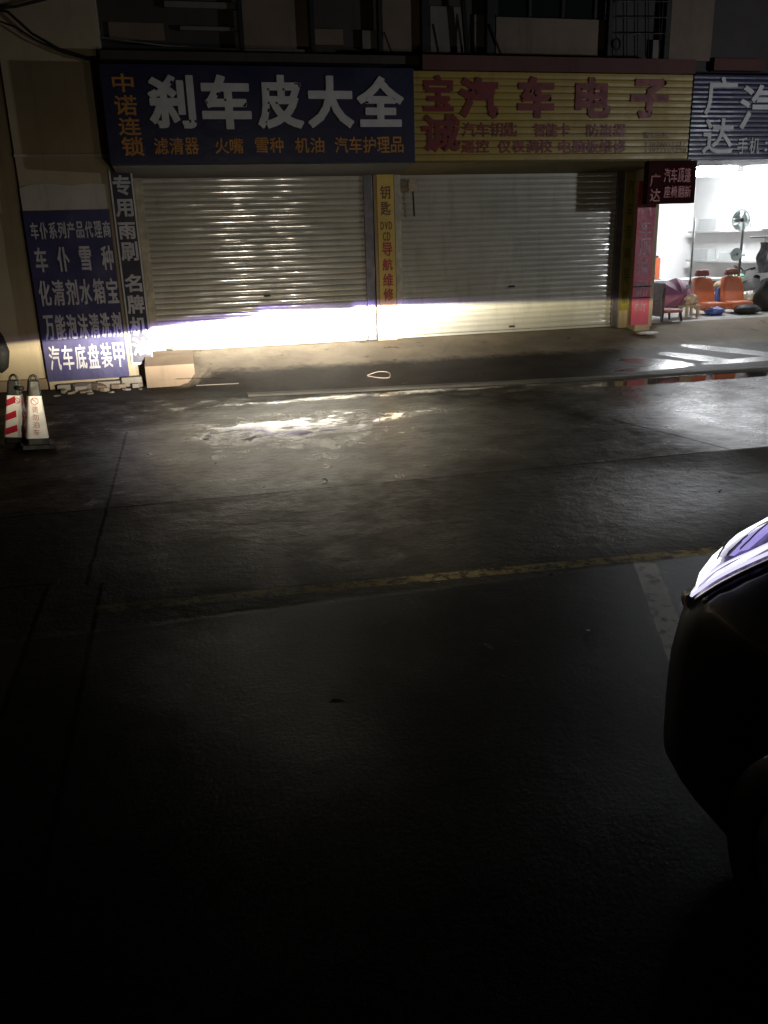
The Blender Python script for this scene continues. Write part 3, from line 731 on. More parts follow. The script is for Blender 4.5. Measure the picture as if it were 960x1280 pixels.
# fans
def fan(px, py, y, rad, lab):
    c = aty(px, py, y); t = thing('fan', lab, 'fan', c, 'fans on the pole in the open shop')
    m_ = MB()
    for k in range(9):
        rr = rad * (k + 1) / 9; m_.tube([(c.x + rr * math.cos(a), y - .03 * (1 - (k / 9) ** 2) - .02, c.z + rr * math.sin(a)) for a in [q * 2 * math.pi / 24 for q in range(25)]], .004 if k < 8 else .009, 5)
    for k in range(20):
        a = k * 2 * math.pi / 20; m_.tube([(c.x, y - .055, c.z), (c.x + rad * .6 * math.cos(a), y - .045, c.z + rad * .6 * math.sin(a)), (c.x + rad * math.cos(a), y - .015, c.z + rad * math.sin(a))], .003, 4)
    m_.build('guard', M['fan_green'], t)
    for k in range(3):
        m_ = MB()
        def bf(u, v, k=k):
            a = k * 2.094 + (u - .3) * 1.3 * (0.6 + .4 * v); rr = rad * (.18 + .68 * v); return (c.x + rr * math.cos(a), y + .01 + .05 * (u - .5), c.z + rr * math.sin(a))
        m_.grid(bf, 6, 5); m_.build('blade', M['fan_green'], t, smooth=True)
    m_ = MB(); m_.lathe([(rad * .20, -.06), (rad * .22, -.04), (rad * .22, .10), (rad * .12, .14)], (c.x, y, c.z), 16, 'y'); m_.build('motor', M['grey_plastic'], t)
    m_ = MB(); m_.tube([(c.x, y + .08, c.z - .02), (aty(931, py, 13.2).x, 13.2, c.z - .02)], .012, 6); m_.build('bracket', M['rail_dark'], t)
fan(925, 275, 13.0, .165, 'large pale green fan high on the thick grey pole')
fan(919, 318, 13.05, .10, 'small pale fan lower on the thick grey pole')
# shelves on the right wall
for z_, a, b, lab in ((aty(900, 289, 15).z, 13.6, 15.9, 'upper white shelf board on the right wall of the open shop'), (aty(900, 326, 15).z, 13.6, 15.9, 'lower white shelf board on the right wall of the open shop')):
    m_ = MB(); m_.box(XR - .22, XR - .002, a, b, z_ - .02, z_ + .02); o = m_.build('shelf', M['pale_grey'], None, .004, loc=(XR - .1, (a + b) / 2, z_)); tag(o, lab, 'shelf', 'wall shelves in the open shop')
    for yy in (a + .3, b - .3):
        m_ = MB(); m_.prism([(XR - .18, z_ - .022), (XR - .003, z_ - .022), (XR - .003, z_ - .2)], 1, yy, yy + .025); m_.build('shelf_bracket', M['steel'], o)
for (yy, zz, ln, hh, lab) in ((14.2, 289, .5, .16, 'pale carton on the front half of the upper wall shelf'), (15.0, 289, .6, .22, 'pale carton on the back half of the upper wall shelf'), (14.4, 326, .45, .14, 'pale carton on the front half of the lower wall shelf'), (15.2, 326, .5, .2, 'pale carton on the back half of the lower wall shelf')):
    z_ = aty(900, zz, 15).z + .021; m_ = MB(); m_.box(XR - .20, XR - .03, yy, yy + ln, z_, z_ + hh); o = m_.build('carton', M['pale_grey'], None, .006, loc=(XR - .1, yy + ln / 2, z_)); tag(o, lab, 'box', 'cartons on the wall shelves')
    m_ = MB(); m_.box(XR - .202, XR - .2005, yy + ln * .4, yy + ln * .6, z_ + .003, z_ + hh - .003); m_.build('tape', M['card'], o)
# orange seats: built once and copied
def seat(px0, px1, y, lab):
    a, b = aty(px0, 385, y), aty(px1, 385, y); cx = (a.x + b.x) / 2; w = (b.x - a.x) / 2
    t = thing('car_seat', lab, 'car seat', (cx, y, ZF), 'orange car seats on the shop floor')
    m_ = MB()
    def cs(u, v):
        ang = 2 * math.pi * u; n_ = 5; cxn = abs(math.cos(ang)) ** (2 / n_) * (1 if math.cos(ang) >= 0 else -1); sn = abs(math.sin(ang)) ** (2 / n_) * (1 if math.sin(ang) >= 0 else -1)
        prof = [(0, .0), (.02, .88), (.12, 1), (.55, 1.0), (.85, .90), (.96, .78), (1, .0)]
        k = v * (len(prof) - 1); i = min(len(prof) - 2, int(k)); q = k - i
        h = prof[i][0] + (prof[i + 1][0] - prof[i][0]) * q; s_ = prof[i][1] + (prof[i + 1][1] - prof[i][1]) * q
        zz = ZF + .14 + h * .46
        return (cx + cxn * w * s_, y + .10 + h * .12 + sn * .075 * min(1, s_ + .1), zz)
    m_.grid(cs, 28, 18); m_.build('backrest', M['orange_vinyl'], t, smooth=True)
    m_ = MB(); m_.box(cx - w * .98, cx + w * .98, y - .30, y + .14, ZF + .06, ZF + .20); m_.build('cushion', M['orange_vinyl'], t, .05, True)
    m_ = MB(); m_.prism([(cx - w * .66, ZF + .615), (cx + w * .66, ZF + .615), (cx + w * .5, ZF + .72), (cx - w * .5, ZF + .72)], 1, y + .17, y + .27); m_.build('headrest', M['headrest'], t, .03, True)
    for q in (-.06, .06):
        m_ = MB(); m_.tube([(cx + q, y + .21, ZF + .57), (cx + q, y + .22, ZF + .66)], .008, 6); m_.build('headrest_post', M['steel'], t)
    return t
def dup(t, loc, lab):
    r_ = t.copy(); COL.objects.link(r_); r_.location = loc; r_['label'] = lab
    for ch in list(t.children):
        c = ch.copy(); COL.objects.link(c); c.parent = r_
    return r_
s_a = seat(871, 896, 12.95, 'left orange car seat beside the mauve umbrella')
p = aty(918, 385, 12.95); o = dup(s_a, (p.x, 12.95, ZF), 'right orange car seat turned a little, beside the black cushion'); o.rotation_euler = (0, 0, R(-9))
# mauve umbrella lying open on its side
c = aty(846, 368, 12.7)
t = thing('umbrella', 'open mauve umbrella lying on its side left of the orange seats', 'umbrella', (c.x, 12.7, ZF))
m_ = MB(); N = 8; tip = Vector((c.x - .02, 12.55, c.z + .02))
def um(u, v):
    a = 2 * math.pi * u; k = abs(math.sin(a * N / 2)); rr = .36 * v * (1 - .06 * k * v); x_ = rr * math.cos(a) * 1.0; z_ = rr * math.sin(a) * .72
    return (c.x + x_, 12.55 + .20 * v * v + .03 * k * v + .06 * (x_ / .36), max(ZF + .02, c.z + z_))
m_.grid(um, 64, 8); m_.build('canopy', M['purple'], t, smooth=False)
for k in range(N):
    a = 2 * math.pi * k / N; m_ = MB(); m_.tube([Vector(um(k / N, v)) + Vector((0, .012, 0)) for v in (.05, .3, .6, .9, 1)], .005, 5); m_.build('rib', M['steel'], t)
m_ = MB(); m_.tube([tip + Vector((0, .04, 0)), tip + Vector((.12, .75, -.12))], .01, 6); m_.build('shaft', M['steel'], t)
m_ = MB(); q = aty(862, 357, 12.6)
for i, h in enumerate((.035, .03, .06)): m_.box(q.x - .07 + i * .045, q.x - .045 + i * .045, 12.585, 12.60, q.z - h / 2 - .02, q.z + h / 2)
m_.build('white_mark', M['white_letter'], t)
# old wooden chair with dark back
cx, cy = aty(829, 398, 12.2).x, 12.2
t = thing('chair', 'dark red brown chair with worn seat beside the crimson sign', 'chair', (cx, cy, ZF))
zs = aty(836, 386, cy).z
m_ = MB(); m_.box(cx - .10, cx + .22, cy - .20, cy + .18, zs - .05, zs); m_.build('seat', M['seat_red'], t, .02, True)
m_ = MB(); m_.box(cx - .15, cx - .105, cy - .19, cy + .18, ZF + .12, aty(820, 354, cy).z); m_.build('backrest', M['darkwood'], t, .015)
m_ = MB(); m_.box(cx - .17, cx - .155, cy - .22, cy + .20, zs - .1, zs + .12); m_.build('side_board', M['darkwood'], t, .006)
for a, b in ((-.12, -.17), (-.12, .15), (.19, -.17), (.19, .15)):
    m_ = MB(); m_.tube([(cx + a, cy + b, zs - .05), (cx + a * 1.12, cy + b * 1.1, ZF)], [.022, .016], 8); m_.build('leg', M['black'], t)
m_ = MB(); m_.tube([(cx - .14, cy - .2, aty(820, 354, cy).z), (cx - .20, cy - .22, zs + .2), (cx - .17, cy - .22, ZF)], .012, 6); m_.build('armrest', M['steel'], t)
# white crumpled cloth on the chair back
p = aty(827, 357, 12.4); m_ = MB(); m_.blob(p, (.07, .05, .055), 5, .7, 18, 12, 3); tag(m_.build('cloth', M['paper'], smooth=True), 'crumpled white cloth behind the top of the dark chair', 'cloth')
# pale wooden stool with tan cloth on it
c = aty(861, 392, 12.5); cx, cy = c.x, 12.5; zt = aty(861, 381, cy).z
t = thing('stool', 'low pale wooden stool in front of the umbrella', 'stool', (cx, cy, ZF))
m_ = MB(); m_.box(cx - .13, cx + .13, cy - .12, cy + .12, zt - .03, zt); m_.build('seat', M['wood'], t, .006)
for a in (-.1, .1):
    for b in (-.09, .09):
        m_ = MB(); m_.box(cx + a - .02, cx + a + .02, cy + b - .018, cy + b + .018, ZF, zt - .031); m_.build('leg', M['wood'], t, .004)
m_ = MB(); m_.blob((cx + .02, cy, zt + .075), (.10, .08, .10), 8, .7, 20, 12, 2.6, zt + .002); tag(m_.build('rag', M['cloth_tan'], smooth=True), 'crumpled tan rag heaped on the low wooden stool', 'rag')
# bags, cushion, papers
def lump(name, px, py, y, rad, mt, lab, cat, seed, amp=.25, fr=1.6):
    p = aty(px, py, y); m_ = MB(); m_.blob((p.x, y, max(p.z, ZF + rad[2] * .8)), rad, seed, amp, 22, 14, fr, ZF + .003)
    return tag(m_.build(name, M[mt], smooth=True), lab, cat)
lump('plastic_bag', 893, 389, 12.62, (.16, .10, .07), 'blue_bag', 'blue plastic bag on the floor under the orange seats', 'bag', 1, .4, 2.5)
lump('plastic_bag', 899, 371, 13.25, (.09, .07, .16), 'blue_bag', 'blue bundle wedged between the two orange seats', 'bag', 2, .3, 2)
lump('cushion', 934, 387, 12.55, (.23, .16, .085), 'black', 'flat black cushion lying right of the orange seats', 'cushion', 3, .12)
lump('sack', 957, 372, 12.9, (.19, .20, .30), 'black', 'big slumped black sack at the right edge of the shop', 'sack', 4, .25, 1.8)
lump('paper_pile', 936, 371, 13.1, (.11, .09, .09), 'paper', 'pile of white and red papers behind the black cushion', 'papers', 6, .8, 2.8)
lump('cardboard_box', 901, 359, 13.7, (.16, .1, .12), 'card', 'brown parcel between the headrests of the orange seats', 'parcel', 7, .15)
lump('green_bag', 923, 347, 13.9, (.13, .1, .07), 'green', 'pale green bag on the table behind the right orange seat', 'bag', 9, .4, 2)
p = aty(954, 322, 13.0)
t = thing('hanging_coat', 'grey coat hung high at the right edge of the open shop', 'coat', p)
m_ = MB()
def coat(u, v):
    a = 2 * math.pi * u; w = .12 * (1.0 - .45 * abs(v - .45)); return (p.x + math.cos(a) * w + .03 * math.sin(v * 9), 13.0 + math.sin(a) * .06 + .02 * math.sin(a * 3 + v * 4), p.z - .25 + v * .5)
m_.grid(coat, 24, 12); m_.build('cloth', M['grey_cloth'], t, smooth=True)
m_ = MB(); m_.tube([(p.x, 13.0, p.z + .25), (p.x + .02, 13.02, p.z + .33), (p.x + .05, 13.0, p.z + .30)], .005, 5); m_.build('hanger', M['steel'], t)
m_ = MB(); m_.tube([(p.x - .3, 13.0, p.z + .335), (p.x + .45, 13.0, p.z + .335)], .012, 8); tag(m_.build('clothes_rail', M['steel']), 'grey clothes rail that carries the grey coat', 'rail')
# electric scooter seen behind the right seat
yb = 13.9; h = aty(926, 341, yb)
t = thing('scooter', 'dark scooter with raised handlebars parked behind the right orange seat', 'scooter', (h.x + .3, yb, ZF))
m_ = MB(); a, b = aty(919, 333, yb - .1), aty(944, 335, yb + .1)
m_.tube([a, aty(926, 335, yb), aty(930, 339, yb), aty(938, 336, yb), b], .014, 8); m_.build('handlebar', M['black'], t)
for q in (a, b):
    v_ = (Vector(q) - h).normalized(); m_ = MB(); m_.tube([Vector(q) - v_ * .10, Vector(q) + v_ * .02], .022, 8); m_.build('grip', M['rubber'], t)
m_ = MB(); m_.tube([aty(930, 339, yb), (h.x - .04, yb, ZF + .30)], [.035, .045], 10); m_.build('steering_column', M['grey_plastic'], t)
m_ = MB(); m_.blob((h.x + .52, yb, aty(936, 347, yb).z), (.24, .12, .07), 11, .15, 18, 10); m_.build('saddle', M['black'], t, smooth=True)
m_ = MB(); m_.blob((h.x + .40, yb, ZF + .36), (.42, .13, .15), 12, .15, 18, 10); m_.build('body', M['grey_plastic'], t, smooth=True)
for q in (-.10, .86):
    m_ = MB(); m_.lathe([(.13, -.03), (.20, -.045), (.22, 0), (.20, .045), (.13, .03)], (h.x + q, yb, ZF + .22), 24, 'y'); wv = m_.build('wheel', M['rubber'], t, smooth=True)
    m_ = MB(); m_.lathe([(.03, -.035), (.12, -.02), (.12, .02), (.03, .035)], (h.x + q, yb, ZF + .22), 16, 'y'); m_.build('rim', M['steel'], wv)
# things lying on the ramp
def onramp(px, py):
    z_ = .3
    for _ in range(12):
        q = atz(px, py, z_); yk = kerb_y(q.x) + .12; z_ = ramp_z(q.x, max(0, min(1, (q.y - yk) / (D + .05 - yk))))
    return atz(px, py, z_)
p = onramp(837, 411); m_ = MB(); m_.lathe([(.02, -.075), (.034, -.070), (.036, 0), (.036, .05), (.030, .072), (.022, .075)], (0, 0, 0), 18, 'x')
o = m_.build('drink_can', M['steel'], None, 0, True, loc=(0, 0, 0)); o.location = (p.x, p.y, p.z + .036); o.rotation_euler = (0, .05, .5); tag(o, 'crushed silver can lying on the ramp below the dark chair', 'can')
def flat_thing(name, px, py, rx, ry, mt, lab, cat, seed, amp=.3, hgt=.02, sp=6):
    p = onramp(px, py) if py < 476 else atz(px, py, 0); m_ = MB(); m_.blob((0, 0, 0), (rx, ry, hgt), seed, amp, 22, 10, 2.2)
    o = m_.build(name, M[mt], None, 0, True, loc=(0, 0, 0)); o.location = (p.x, p.y, p.z + .010); return tag(o, lab, cat)
flat_thing('flattened_bag', 809, 417, .16, .10, 'paper', 'flattened white bag on the ramp below the crimson sign', 'bag', 21)
flat_thing('paper_scrap', 907, 397, .09, .04, 'paper', 'white scrap of paper on the floor before the orange seats', 'paper', 22, .3, .006)
flat_thing('paper_scrap', 866, 393, .13, .04, 'paper', 'long white scrap of paper under the pale stool', 'paper', 23, .3, .006)
p = onramp(474, 470); m_ = MB(); m_.tube([(.14 * math.cos(a) * (1 + .12 * math.sin(3 * a)), .12 * math.sin(a) + .03 * math.sin(2 * a), .008) for a in [k * 2 * math.pi / 28 for k in range(29)]], .0045, 6)
o = m_.build('wire_loop', M['cloth_tan'], loc=(0, 0, 0)); o.location = (p.x, p.y, p.z + .004); o.rotation_euler = (R(9), 0, .1); tag(o, 'white loop of wire lying on the dark ramp', 'wire')
p = onramp(272, 481); m_ = MB(); m_.box(-.24, .24, -.02, .02, 0, .004); o = m_.build('wood_strip', M['concrete'], None, .004, loc=(0, 0, 0)); o.location = (p.x, p.y, p.z + .004); o.rotation_euler = (0, 0, -.12); tag(o, 'pale wooden strip lying right of the tiled step', 'wood strip')
# scattered leaves and grit lumps
lf = MB(); lf.add([(-.03, 0, 0), (-.012, -.012, .004), (.014, -.011, .006), (.032, 0, .002), (.012, .012, .005), (-.014, .011, .007)], [(0, 1, 2, 3, 4, 5)])
l0 = lf.build('dead_leaf', M['leaf'], loc=(0, 0, 0))
pts = [(306, 520), (445, 665), (407, 601), (505, 480), (600, 470), (676, 488), (700, 548), (570, 545), (586, 615), (640, 640), (420, 560), (380, 556), (330, 610), (270, 580), (230, 600), (520, 690), (690, 720), (735, 790), (610, 810), (480, 780), (860, 590), (900, 615), (925, 645), (745, 600), (545, 730), (320, 810), (420, 880)]
for i, (px, py) in enumerate(pts):
    o = l0 if i == 0 else l0.copy()
    if i: COL.objects.link(o)
    p = atz(px, py, 0) if py > 485 else onramp(px, py)
    s_ = random.uniform(.6, 1.3); o.location = (p.x, p.y, p.z + .006); o.rotation_euler = (random.uniform(-.3, .3), random.uniform(-.3, .3), random.uniform(0, 6)); o.scale = (s_, s_, s_)
    tag(o, 'small dark dead leaf lying on the wet ground', 'leaf', 'dead leaves scattered on the wet ground')

# ================================================================== TRAFFIC CONES
def cone(px, py, rot, lab, writing):
    p = atz(px, py, 0); t = thing('traffic_cone', lab, 'traffic cone', (p.x, p.y, 0), 'traffic cones by the left wall')
    Hc = .66
    def frustum(z0, z1, a0, a1, rnd=.25, nseg=5):
        vs = []; q = []
        for z_, a in ((z0, a0), (z1, a1)):
            for cxx, cyy, st in ((1, 1, 0), (-1, 1, 1), (-1, -1, 2), (1, -1, 3)):
                for k in range(nseg):
                    an = (st + k / (nseg - 1)) * math.pi / 2; vs.append(((cxx * (1 - rnd) + rnd * math.cos(an)) * a, (cyy * (1 - rnd) + rnd * math.sin(an)) * a, z_))
        n_ = nseg * 4
        return vs, [tuple(range(n_))[::-1], tuple(range(n_, 2 * n_))] + [(i, (i + 1) % n_, n_ + (i + 1) % n_, n_ + i) for i in range(n_)]
    half = lambda z_: .102 - (.102 - .050) * (z_ - .04) / .5
    def part(name, z0, z1, a0, a1, mt, rnd=.25):
        m_ = MB(); m_.add(*frustum(z0, z1, a0, a1, rnd)); o = m_.build(name, M[mt], None, loc=(0, 0, 0)); o.parent = t; return o
    part('base', 0, .035, .150, .146, 'rubber', .12)
    part('cone_body', .035, .50, half(.035) - .004, half(.50) - .004, 'rubber')
    part('sleeve', .09, .47, half(.09), half(.47), 'cone_white')
    part('cap', .472, .60, half(.47) + .004, .046, 'rubber', .45)
    m_ = MB(); m_.tube([(.034 * math.cos(a), 0, .595 + .055 * math.sin(a)) for a in [k * math.pi / 10 for k in range(11)]], .011, 8); o = m_.build('handle', M['rubber'], None, 0, True, loc=(0, 0, 0)); o.parent = t
    # red slanting bands: strips on the two side faces, writing on the front (-y) face
    def on_face(fc, u, z_, off=.003):
        a = half(z_) + off
        return {0: (u * a * .82, -a, z_), 1: (a, u * a * .82, z_), 2: (-a, -u * a * .82, z_), 3: (-u * a * .82, a, z_)}[fc]
    m_ = MB()
    for fc in ((1, 2, 3) if writing else (1, 2, 3, 0)):
        for zc in ((.12, .25, .38) if fc else (.14, .27, .40)):
            um_ = .35 if (fc == 0) else 1
            pts = [(-1, zc - .03), (um_, zc - .03 + .055 * (um_ + 1) / 2), (um_, zc + .03 + .055 * (um_ + 1) / 2), (-1, zc + .03)]
            pts = [(u, min(.468, max(.092, z_))) for u, z_ in pts]
            m_.add([on_face(fc, u, z_) for u, z_ in pts], [(0, 1, 2, 3)])
    o = m_.build('red_band', M['cone_red'], None, loc=(0, 0, 0)); o.parent = t
    m_ = MB()
    def ringmark(uc, zc, rr):
        for k in range(20):
            a0, a1 = k * .31416, (k + 1) * .31416
            m_.add([on_face(0, uc + math.cos(q) * s * rr / half(zc) / .82, zc + math.sin(q) * s * rr) for q, s in ((a0, .8), (a1, .8), (a1, 1), (a0, 1))], [(0, 1, 2, 3)])
        m_.add([on_face(0, uc + u * rr / half(zc) / .82, zc + z_ * rr) for u, z_ in ((-.7, .6), (-.55, .72), (.7, -.6), (.55, -.72))], [(0, 1, 2, 3)])
    def char(ch, uc, zc, hw, hz):
        v, fa = glyph(ch, .012)
        m_.add([on_face(0, uc + (a - .5) * 2 * hw / half(zc) / .82, zc + (b - .5) * 2 * hz) for a, b in v], fa)
    if writing:
        ringmark(-.1, .425, .032)
        for i, ch in enumerate('请勿泊车'): char(ch, -.1, .35 - i * .068, .026, .028)
    else:
        ringmark(.62, .425, .026)
    if len(m_.v):
        o = m_.build('writing', M['cone_red'], None, loc=(0, 0, 0)); o.parent = t
    t.rotation_euler = (0, R(5), rot); t.location.z = .010; return t
cone(47, 559, R(14), 'right traffic cone with red writing down its white face', True)
t = cone(23, 557, R(-4), 'left traffic cone with slanting red bands', False)
a, b = atz(47, 559, 0), atz(23, 557, 0)
m_ = MB(); m_.tube([(b.x + .05, b.y, .55), ((a.x + b.x) / 2, (a.y + b.y) / 2 - .02, .545), (a.x - .05, a.y, .55)], .022, 8); tag(m_.build('linking_bar', M['rubber'], smooth=True), 'short black bar linking the two traffic cones', 'bar')

# ================================================================== PARKED CAR WITH ITS LOW BEAMS ON
HEADING = R(2.7)
CX, CY = 2.09, 2.12
car = thing('parked_car', 'dark parked car at the right edge with its low beams on', 'car', (CX, CY, 0))
paint = NT('dark car paint'); paint.set(Base_Color=(.006, .006, .007), Roughness=.32, Coat_Weight=.6, Coat_Roughness=.08)
M['paint'] = paint.m
ST = [(0.0, .50, .14, .60), (-.03, .65, .10, .67), (-.07, .745, .085, .74), (-.12, .79, .08, .80), (-.16, .81, .08, .92), (-.24, .84, .08, 1.0), (-.34, .86, .08, 1.03), (-.5, .88, .085, 1.05), (-.9, .89, .09, 1.08), (-1.3, .895, .09, 1.11),
      (-2.0, .90, .09, 1.13), (-3.2, .90, .10, 1.14), (-3.9, .88, .14, 1.13), (-4.25, .83, .2, 1.08), (-4.38, .74, .28, .98), (-4.42, .5, .36, .8)]
def stat(y):
    if y >= 0: return ST[0][1:]
    for a, b in zip(ST, ST[1:]):
        if b[0] <= y:
            k = (y - a[0]) / (b[0] - a[0]); return tuple(a[i] + (b[i] - a[i]) * k for i in (1, 2, 3))
    return ST[-1][1:]
NU, NL = 3.0, 6.5        # section exponents above and below the middle
def body(u, v):
    y = v; w, z0, z1 = stat(y); a = 2 * math.pi * u; c, s_ = math.cos(a), math.sin(a); n_ = NU if s_ > 0 else NL
    sg = lambda q: 1 if q >= 0 else -1
    return (w * sg(c) * abs(c) ** (2 / n_), y, (z0 + z1) / 2 + (z1 - z0) / 2 * sg(s_) * abs(s_) ** (2 / n_))
def cpart(mb_, name, mt, parent=None, smooth=True, bevel=0):
    o = mb_.build(name, mt if not isinstance(mt, str) else M[mt], None, bevel, smooth, loc=(0, 0, 0)); o.parent = parent or car; return o
m_ = MB(); ysl = sorted({s_[0] for s_ in ST} | {-.05, -.10, -.14, -.20, -.29, -.42, -.7, -1.6, -2.6, -3.6, -4.1}, reverse=True)
m_.grid(lambda u, v: body(u, ysl[int(round(v * (len(ysl) - 1)))]), 48, len(ysl) - 1)
nb = len(ysl) - 1; base = 0
m_.f.append(tuple(range(48))); m_.f.append(tuple(nb * 49 + i for i in range(48)))
cpart(m_, 'body', 'paint')
# cabin
CAB = [(-1.05, .70, 1.03, 1.07), (-1.35, .70, 1.03, 1.26), (-1.75, .66, 1.03, 1.48), (-2.2, .60, 1.03, 1.58), (-2.9, .60, 1.03, 1.58), (-3.5, .63, 1.03, 1.48), (-4.1, .66, 1.03, 1.11)]
def cab(u, v):
    k = int(round(v * (len(CAB) - 1))); y, wt, z0, z1 = CAB[k]; wb = .78
    pts = [(-wb, z0), (-(wb * .4 + wt * .6), z0 + (z1 - z0) * .6), (-wt, z1 - (z1 - z0) * .10), (-wt * .8, z1), (0, z1 + .02), (wt * .8, z1), (wt, z1 - (z1 - z0) * .10), ((wb * .4 + wt * .6), z0 + (z1 - z0) * .6), (wb, z0)]
    x, z_ = pts[int(round(u * 8))]; return (x, y, z_)
m_ = MB(); m_.grid(cab, 8, len(CAB) - 1); cg = NT('tinted car glass').set(Base_Color=(.01, .01, .011), Roughness=.05); cpart(m_, 'windows', cg)
m_ = MB(); m_.grid(lambda u, v: (( u - .5) * 1.18, -2.0 - v * 1.15, 1.592 + .02 * (1 - (2 * u - 1) ** 2)), 8, 4); cpart(m_, 'roof', 'paint')
for sx in (-1, 1):
    for yy in (-.86, -3.45):
        m_ = MB(); m_.lathe([(.20, -.10), (.30, -.105), (.315, -.05), (.315, .05), (.30, .105), (.20, .10)], (sx * .80, yy, .315), 32, 'x'); wv = cpart(m_, 'wheel', 'rubber')
        m_ = MB(); m_.lathe([(.05, -.108), (.20, -.10), (.20, .10), (.05, .108)], (sx * .80, yy, .315), 24, 'x'); cpart(m_, 'rim', 'steel', wv)
    m_ = MB(); m_.blob((sx * .95, -1.42, 1.14), (.11, .05, .075), 3, .08, 16, 10); cpart(m_, 'wing_mirror', 'paint')
# bumper skirt, grille, plate
m_ = MB(); m_.grid(lambda u, v: (stat(-.10)[0] * .74 * (2 * u - 1), .016 - .06 * (2 * u - 1) ** 4, .30 + .12 * v), 16, 3); cpart(m_, 'grille', 'rubber')
chrome = plain('chrome trim', (.75, .68, .55), .22, .35, .1)
# head lamps
def surf(sx, y, z_, off=.008):
    w, z0, z1 = stat(y); n_ = NU if z_ > (z0 + z1) / 2 else NL; q = min(.999, abs((z_ - (z0 + z1) / 2) / ((z1 - z0) / 2))); x = w * (1 - q ** n_) ** (1 / n_)
    return (sx * (x + off * .8), y + off * .5, z_ + off * .6)
lens = NT('lamp housing'); lens.set(Base_Color=(.10, .09, .14), Roughness=.15, Emission_Color=(.42, .36, .85), Emission_Strength=lens.ramp(lens.noise(lens.obj(), 30, 4, .7), .35, .7, .02, .22))
LIT = emit('lit reflector', (.96, .96, 1.0), 2.4); VIO = emit('violet lit reflector', (.45, .38, .95), .75); PALE = emit('pale light guide', (.80, .78, 1.0), 1.0)
black_trim = M['rubber']
def beam_nodes(l, stray):
    l.use_nodes = True
    m = NT.__new__(NT); m.t = l.node_tree; em = [n_ for n_ in m.t.nodes if n_.type == 'EMISSION'][0]
    tc = m.n('ShaderNodeTexCoord').outputs['Normal']; sp = m.n('ShaderNodeSeparateXYZ'); m.put(sp.inputs[0], tc)
    z_ = m.math('MAXIMUM', m.math('ABSOLUTE', sp.outputs[2]), .02)
    a = m.math('DIVIDE', sp.outputs[0], z_); b = m.math('DIVIDE', sp.outputs[1], z_)
    if SIGN_A < 0: a = m.math('MULTIPLY', a, -1)
    # cutoff line: sinks to the left, a step up at the kink, almost level to the right
    left = m.math('MULTIPLY', m.math('MINIMUM', a, 0), .050)
    right = m.math('MULTIPLY', m.math('MAXIMUM', a, 0), -.016)
    c = m.math('ADD', m.math('ADD', left, right), m.ramp(a, 0, .016, C0, C0 + .0085))
    dd = m.math('SUBTRACT', c, b)                       # > 0 below the cutoff
    below = m.ramp(dd, -.0012, .0022)
    fall = m.math('ADD', m.math('MULTIPLY', m.math('EXPONENT', m.math('MULTIPLY', m.math('MAXIMUM', dd, 0), -30.)), .9), m.math('MULTIPLY', m.math('EXPONENT', m.math('MULTIPLY', m.math('MAXIMUM', dd, 0), -7.)), .012))
    aa = m.math('ADD', a, .02)
    hor0 = m.math('MULTIPLY', m.math('EXPONENT', m.math('MULTIPLY', m.math('MULTIPLY', aa, aa), -1 / .8 ** 2)), .032)
    hor = m.math('ADD', hor0, m.math('ADD', m.math('MULTIPLY', m.math('EXPONENT', m.math('MULTIPLY', m.math('MULTIPLY', aa, aa), -1 / .165 ** 2)), 1.), m.math('MULTIPLY', m.math('EXPONENT', m.math('MULTIPLY', m.math('MULTIPLY', aa, aa), -1 / .42 ** 2)), .022)))
    beam = m.math('MULTIPLY', below, m.math('MULTIPLY', fall, hor))
    halo = m.math('MULTIPLY', m.ramp(dd, -.0115, .0, 0, 1), m.math('SUBTRACT', 1, below))      # violet fringe of the projector lens
    halo = m.math('MULTIPLY', halo, m.math('MULTIPLY', hor, .08))
    glare = m.math('MULTIPLY', m.ramp(dd, .01, -.01), m.math('MULTIPLY', m.math('EXPONENT', m.math('MULTIPLY', m.math('ABSOLUTE', b), -4.5)), m.math('MULTIPLY', m.math('EXPONENT', m.math('MULTIPLY', m.math('MULTIPLY', aa, aa), -1 / .55 ** 2)), GLARE * stray)))
    col = m.mix(m.ramp(m.math('ABSOLUTE', aa), .12, .40), (1, .95, .86), (1, .88, .60))
    sb = m.math('ADD', m.math('ADD', beam, glare), 1e-6)
    tot = m.math('ADD', sb, halo)
    col = m.mix(m.math('DIVIDE', halo, tot), col, (.35, .25, 1))
    gk = m.math('DIVIDE', glare, tot)
    col = m.mix(gk, col, (1, .88, .70))
    m.put(em.inputs['Color'], col); m.put(em.inputs['Strength'], tot)
SIGN_A = 1
C0 = -.006
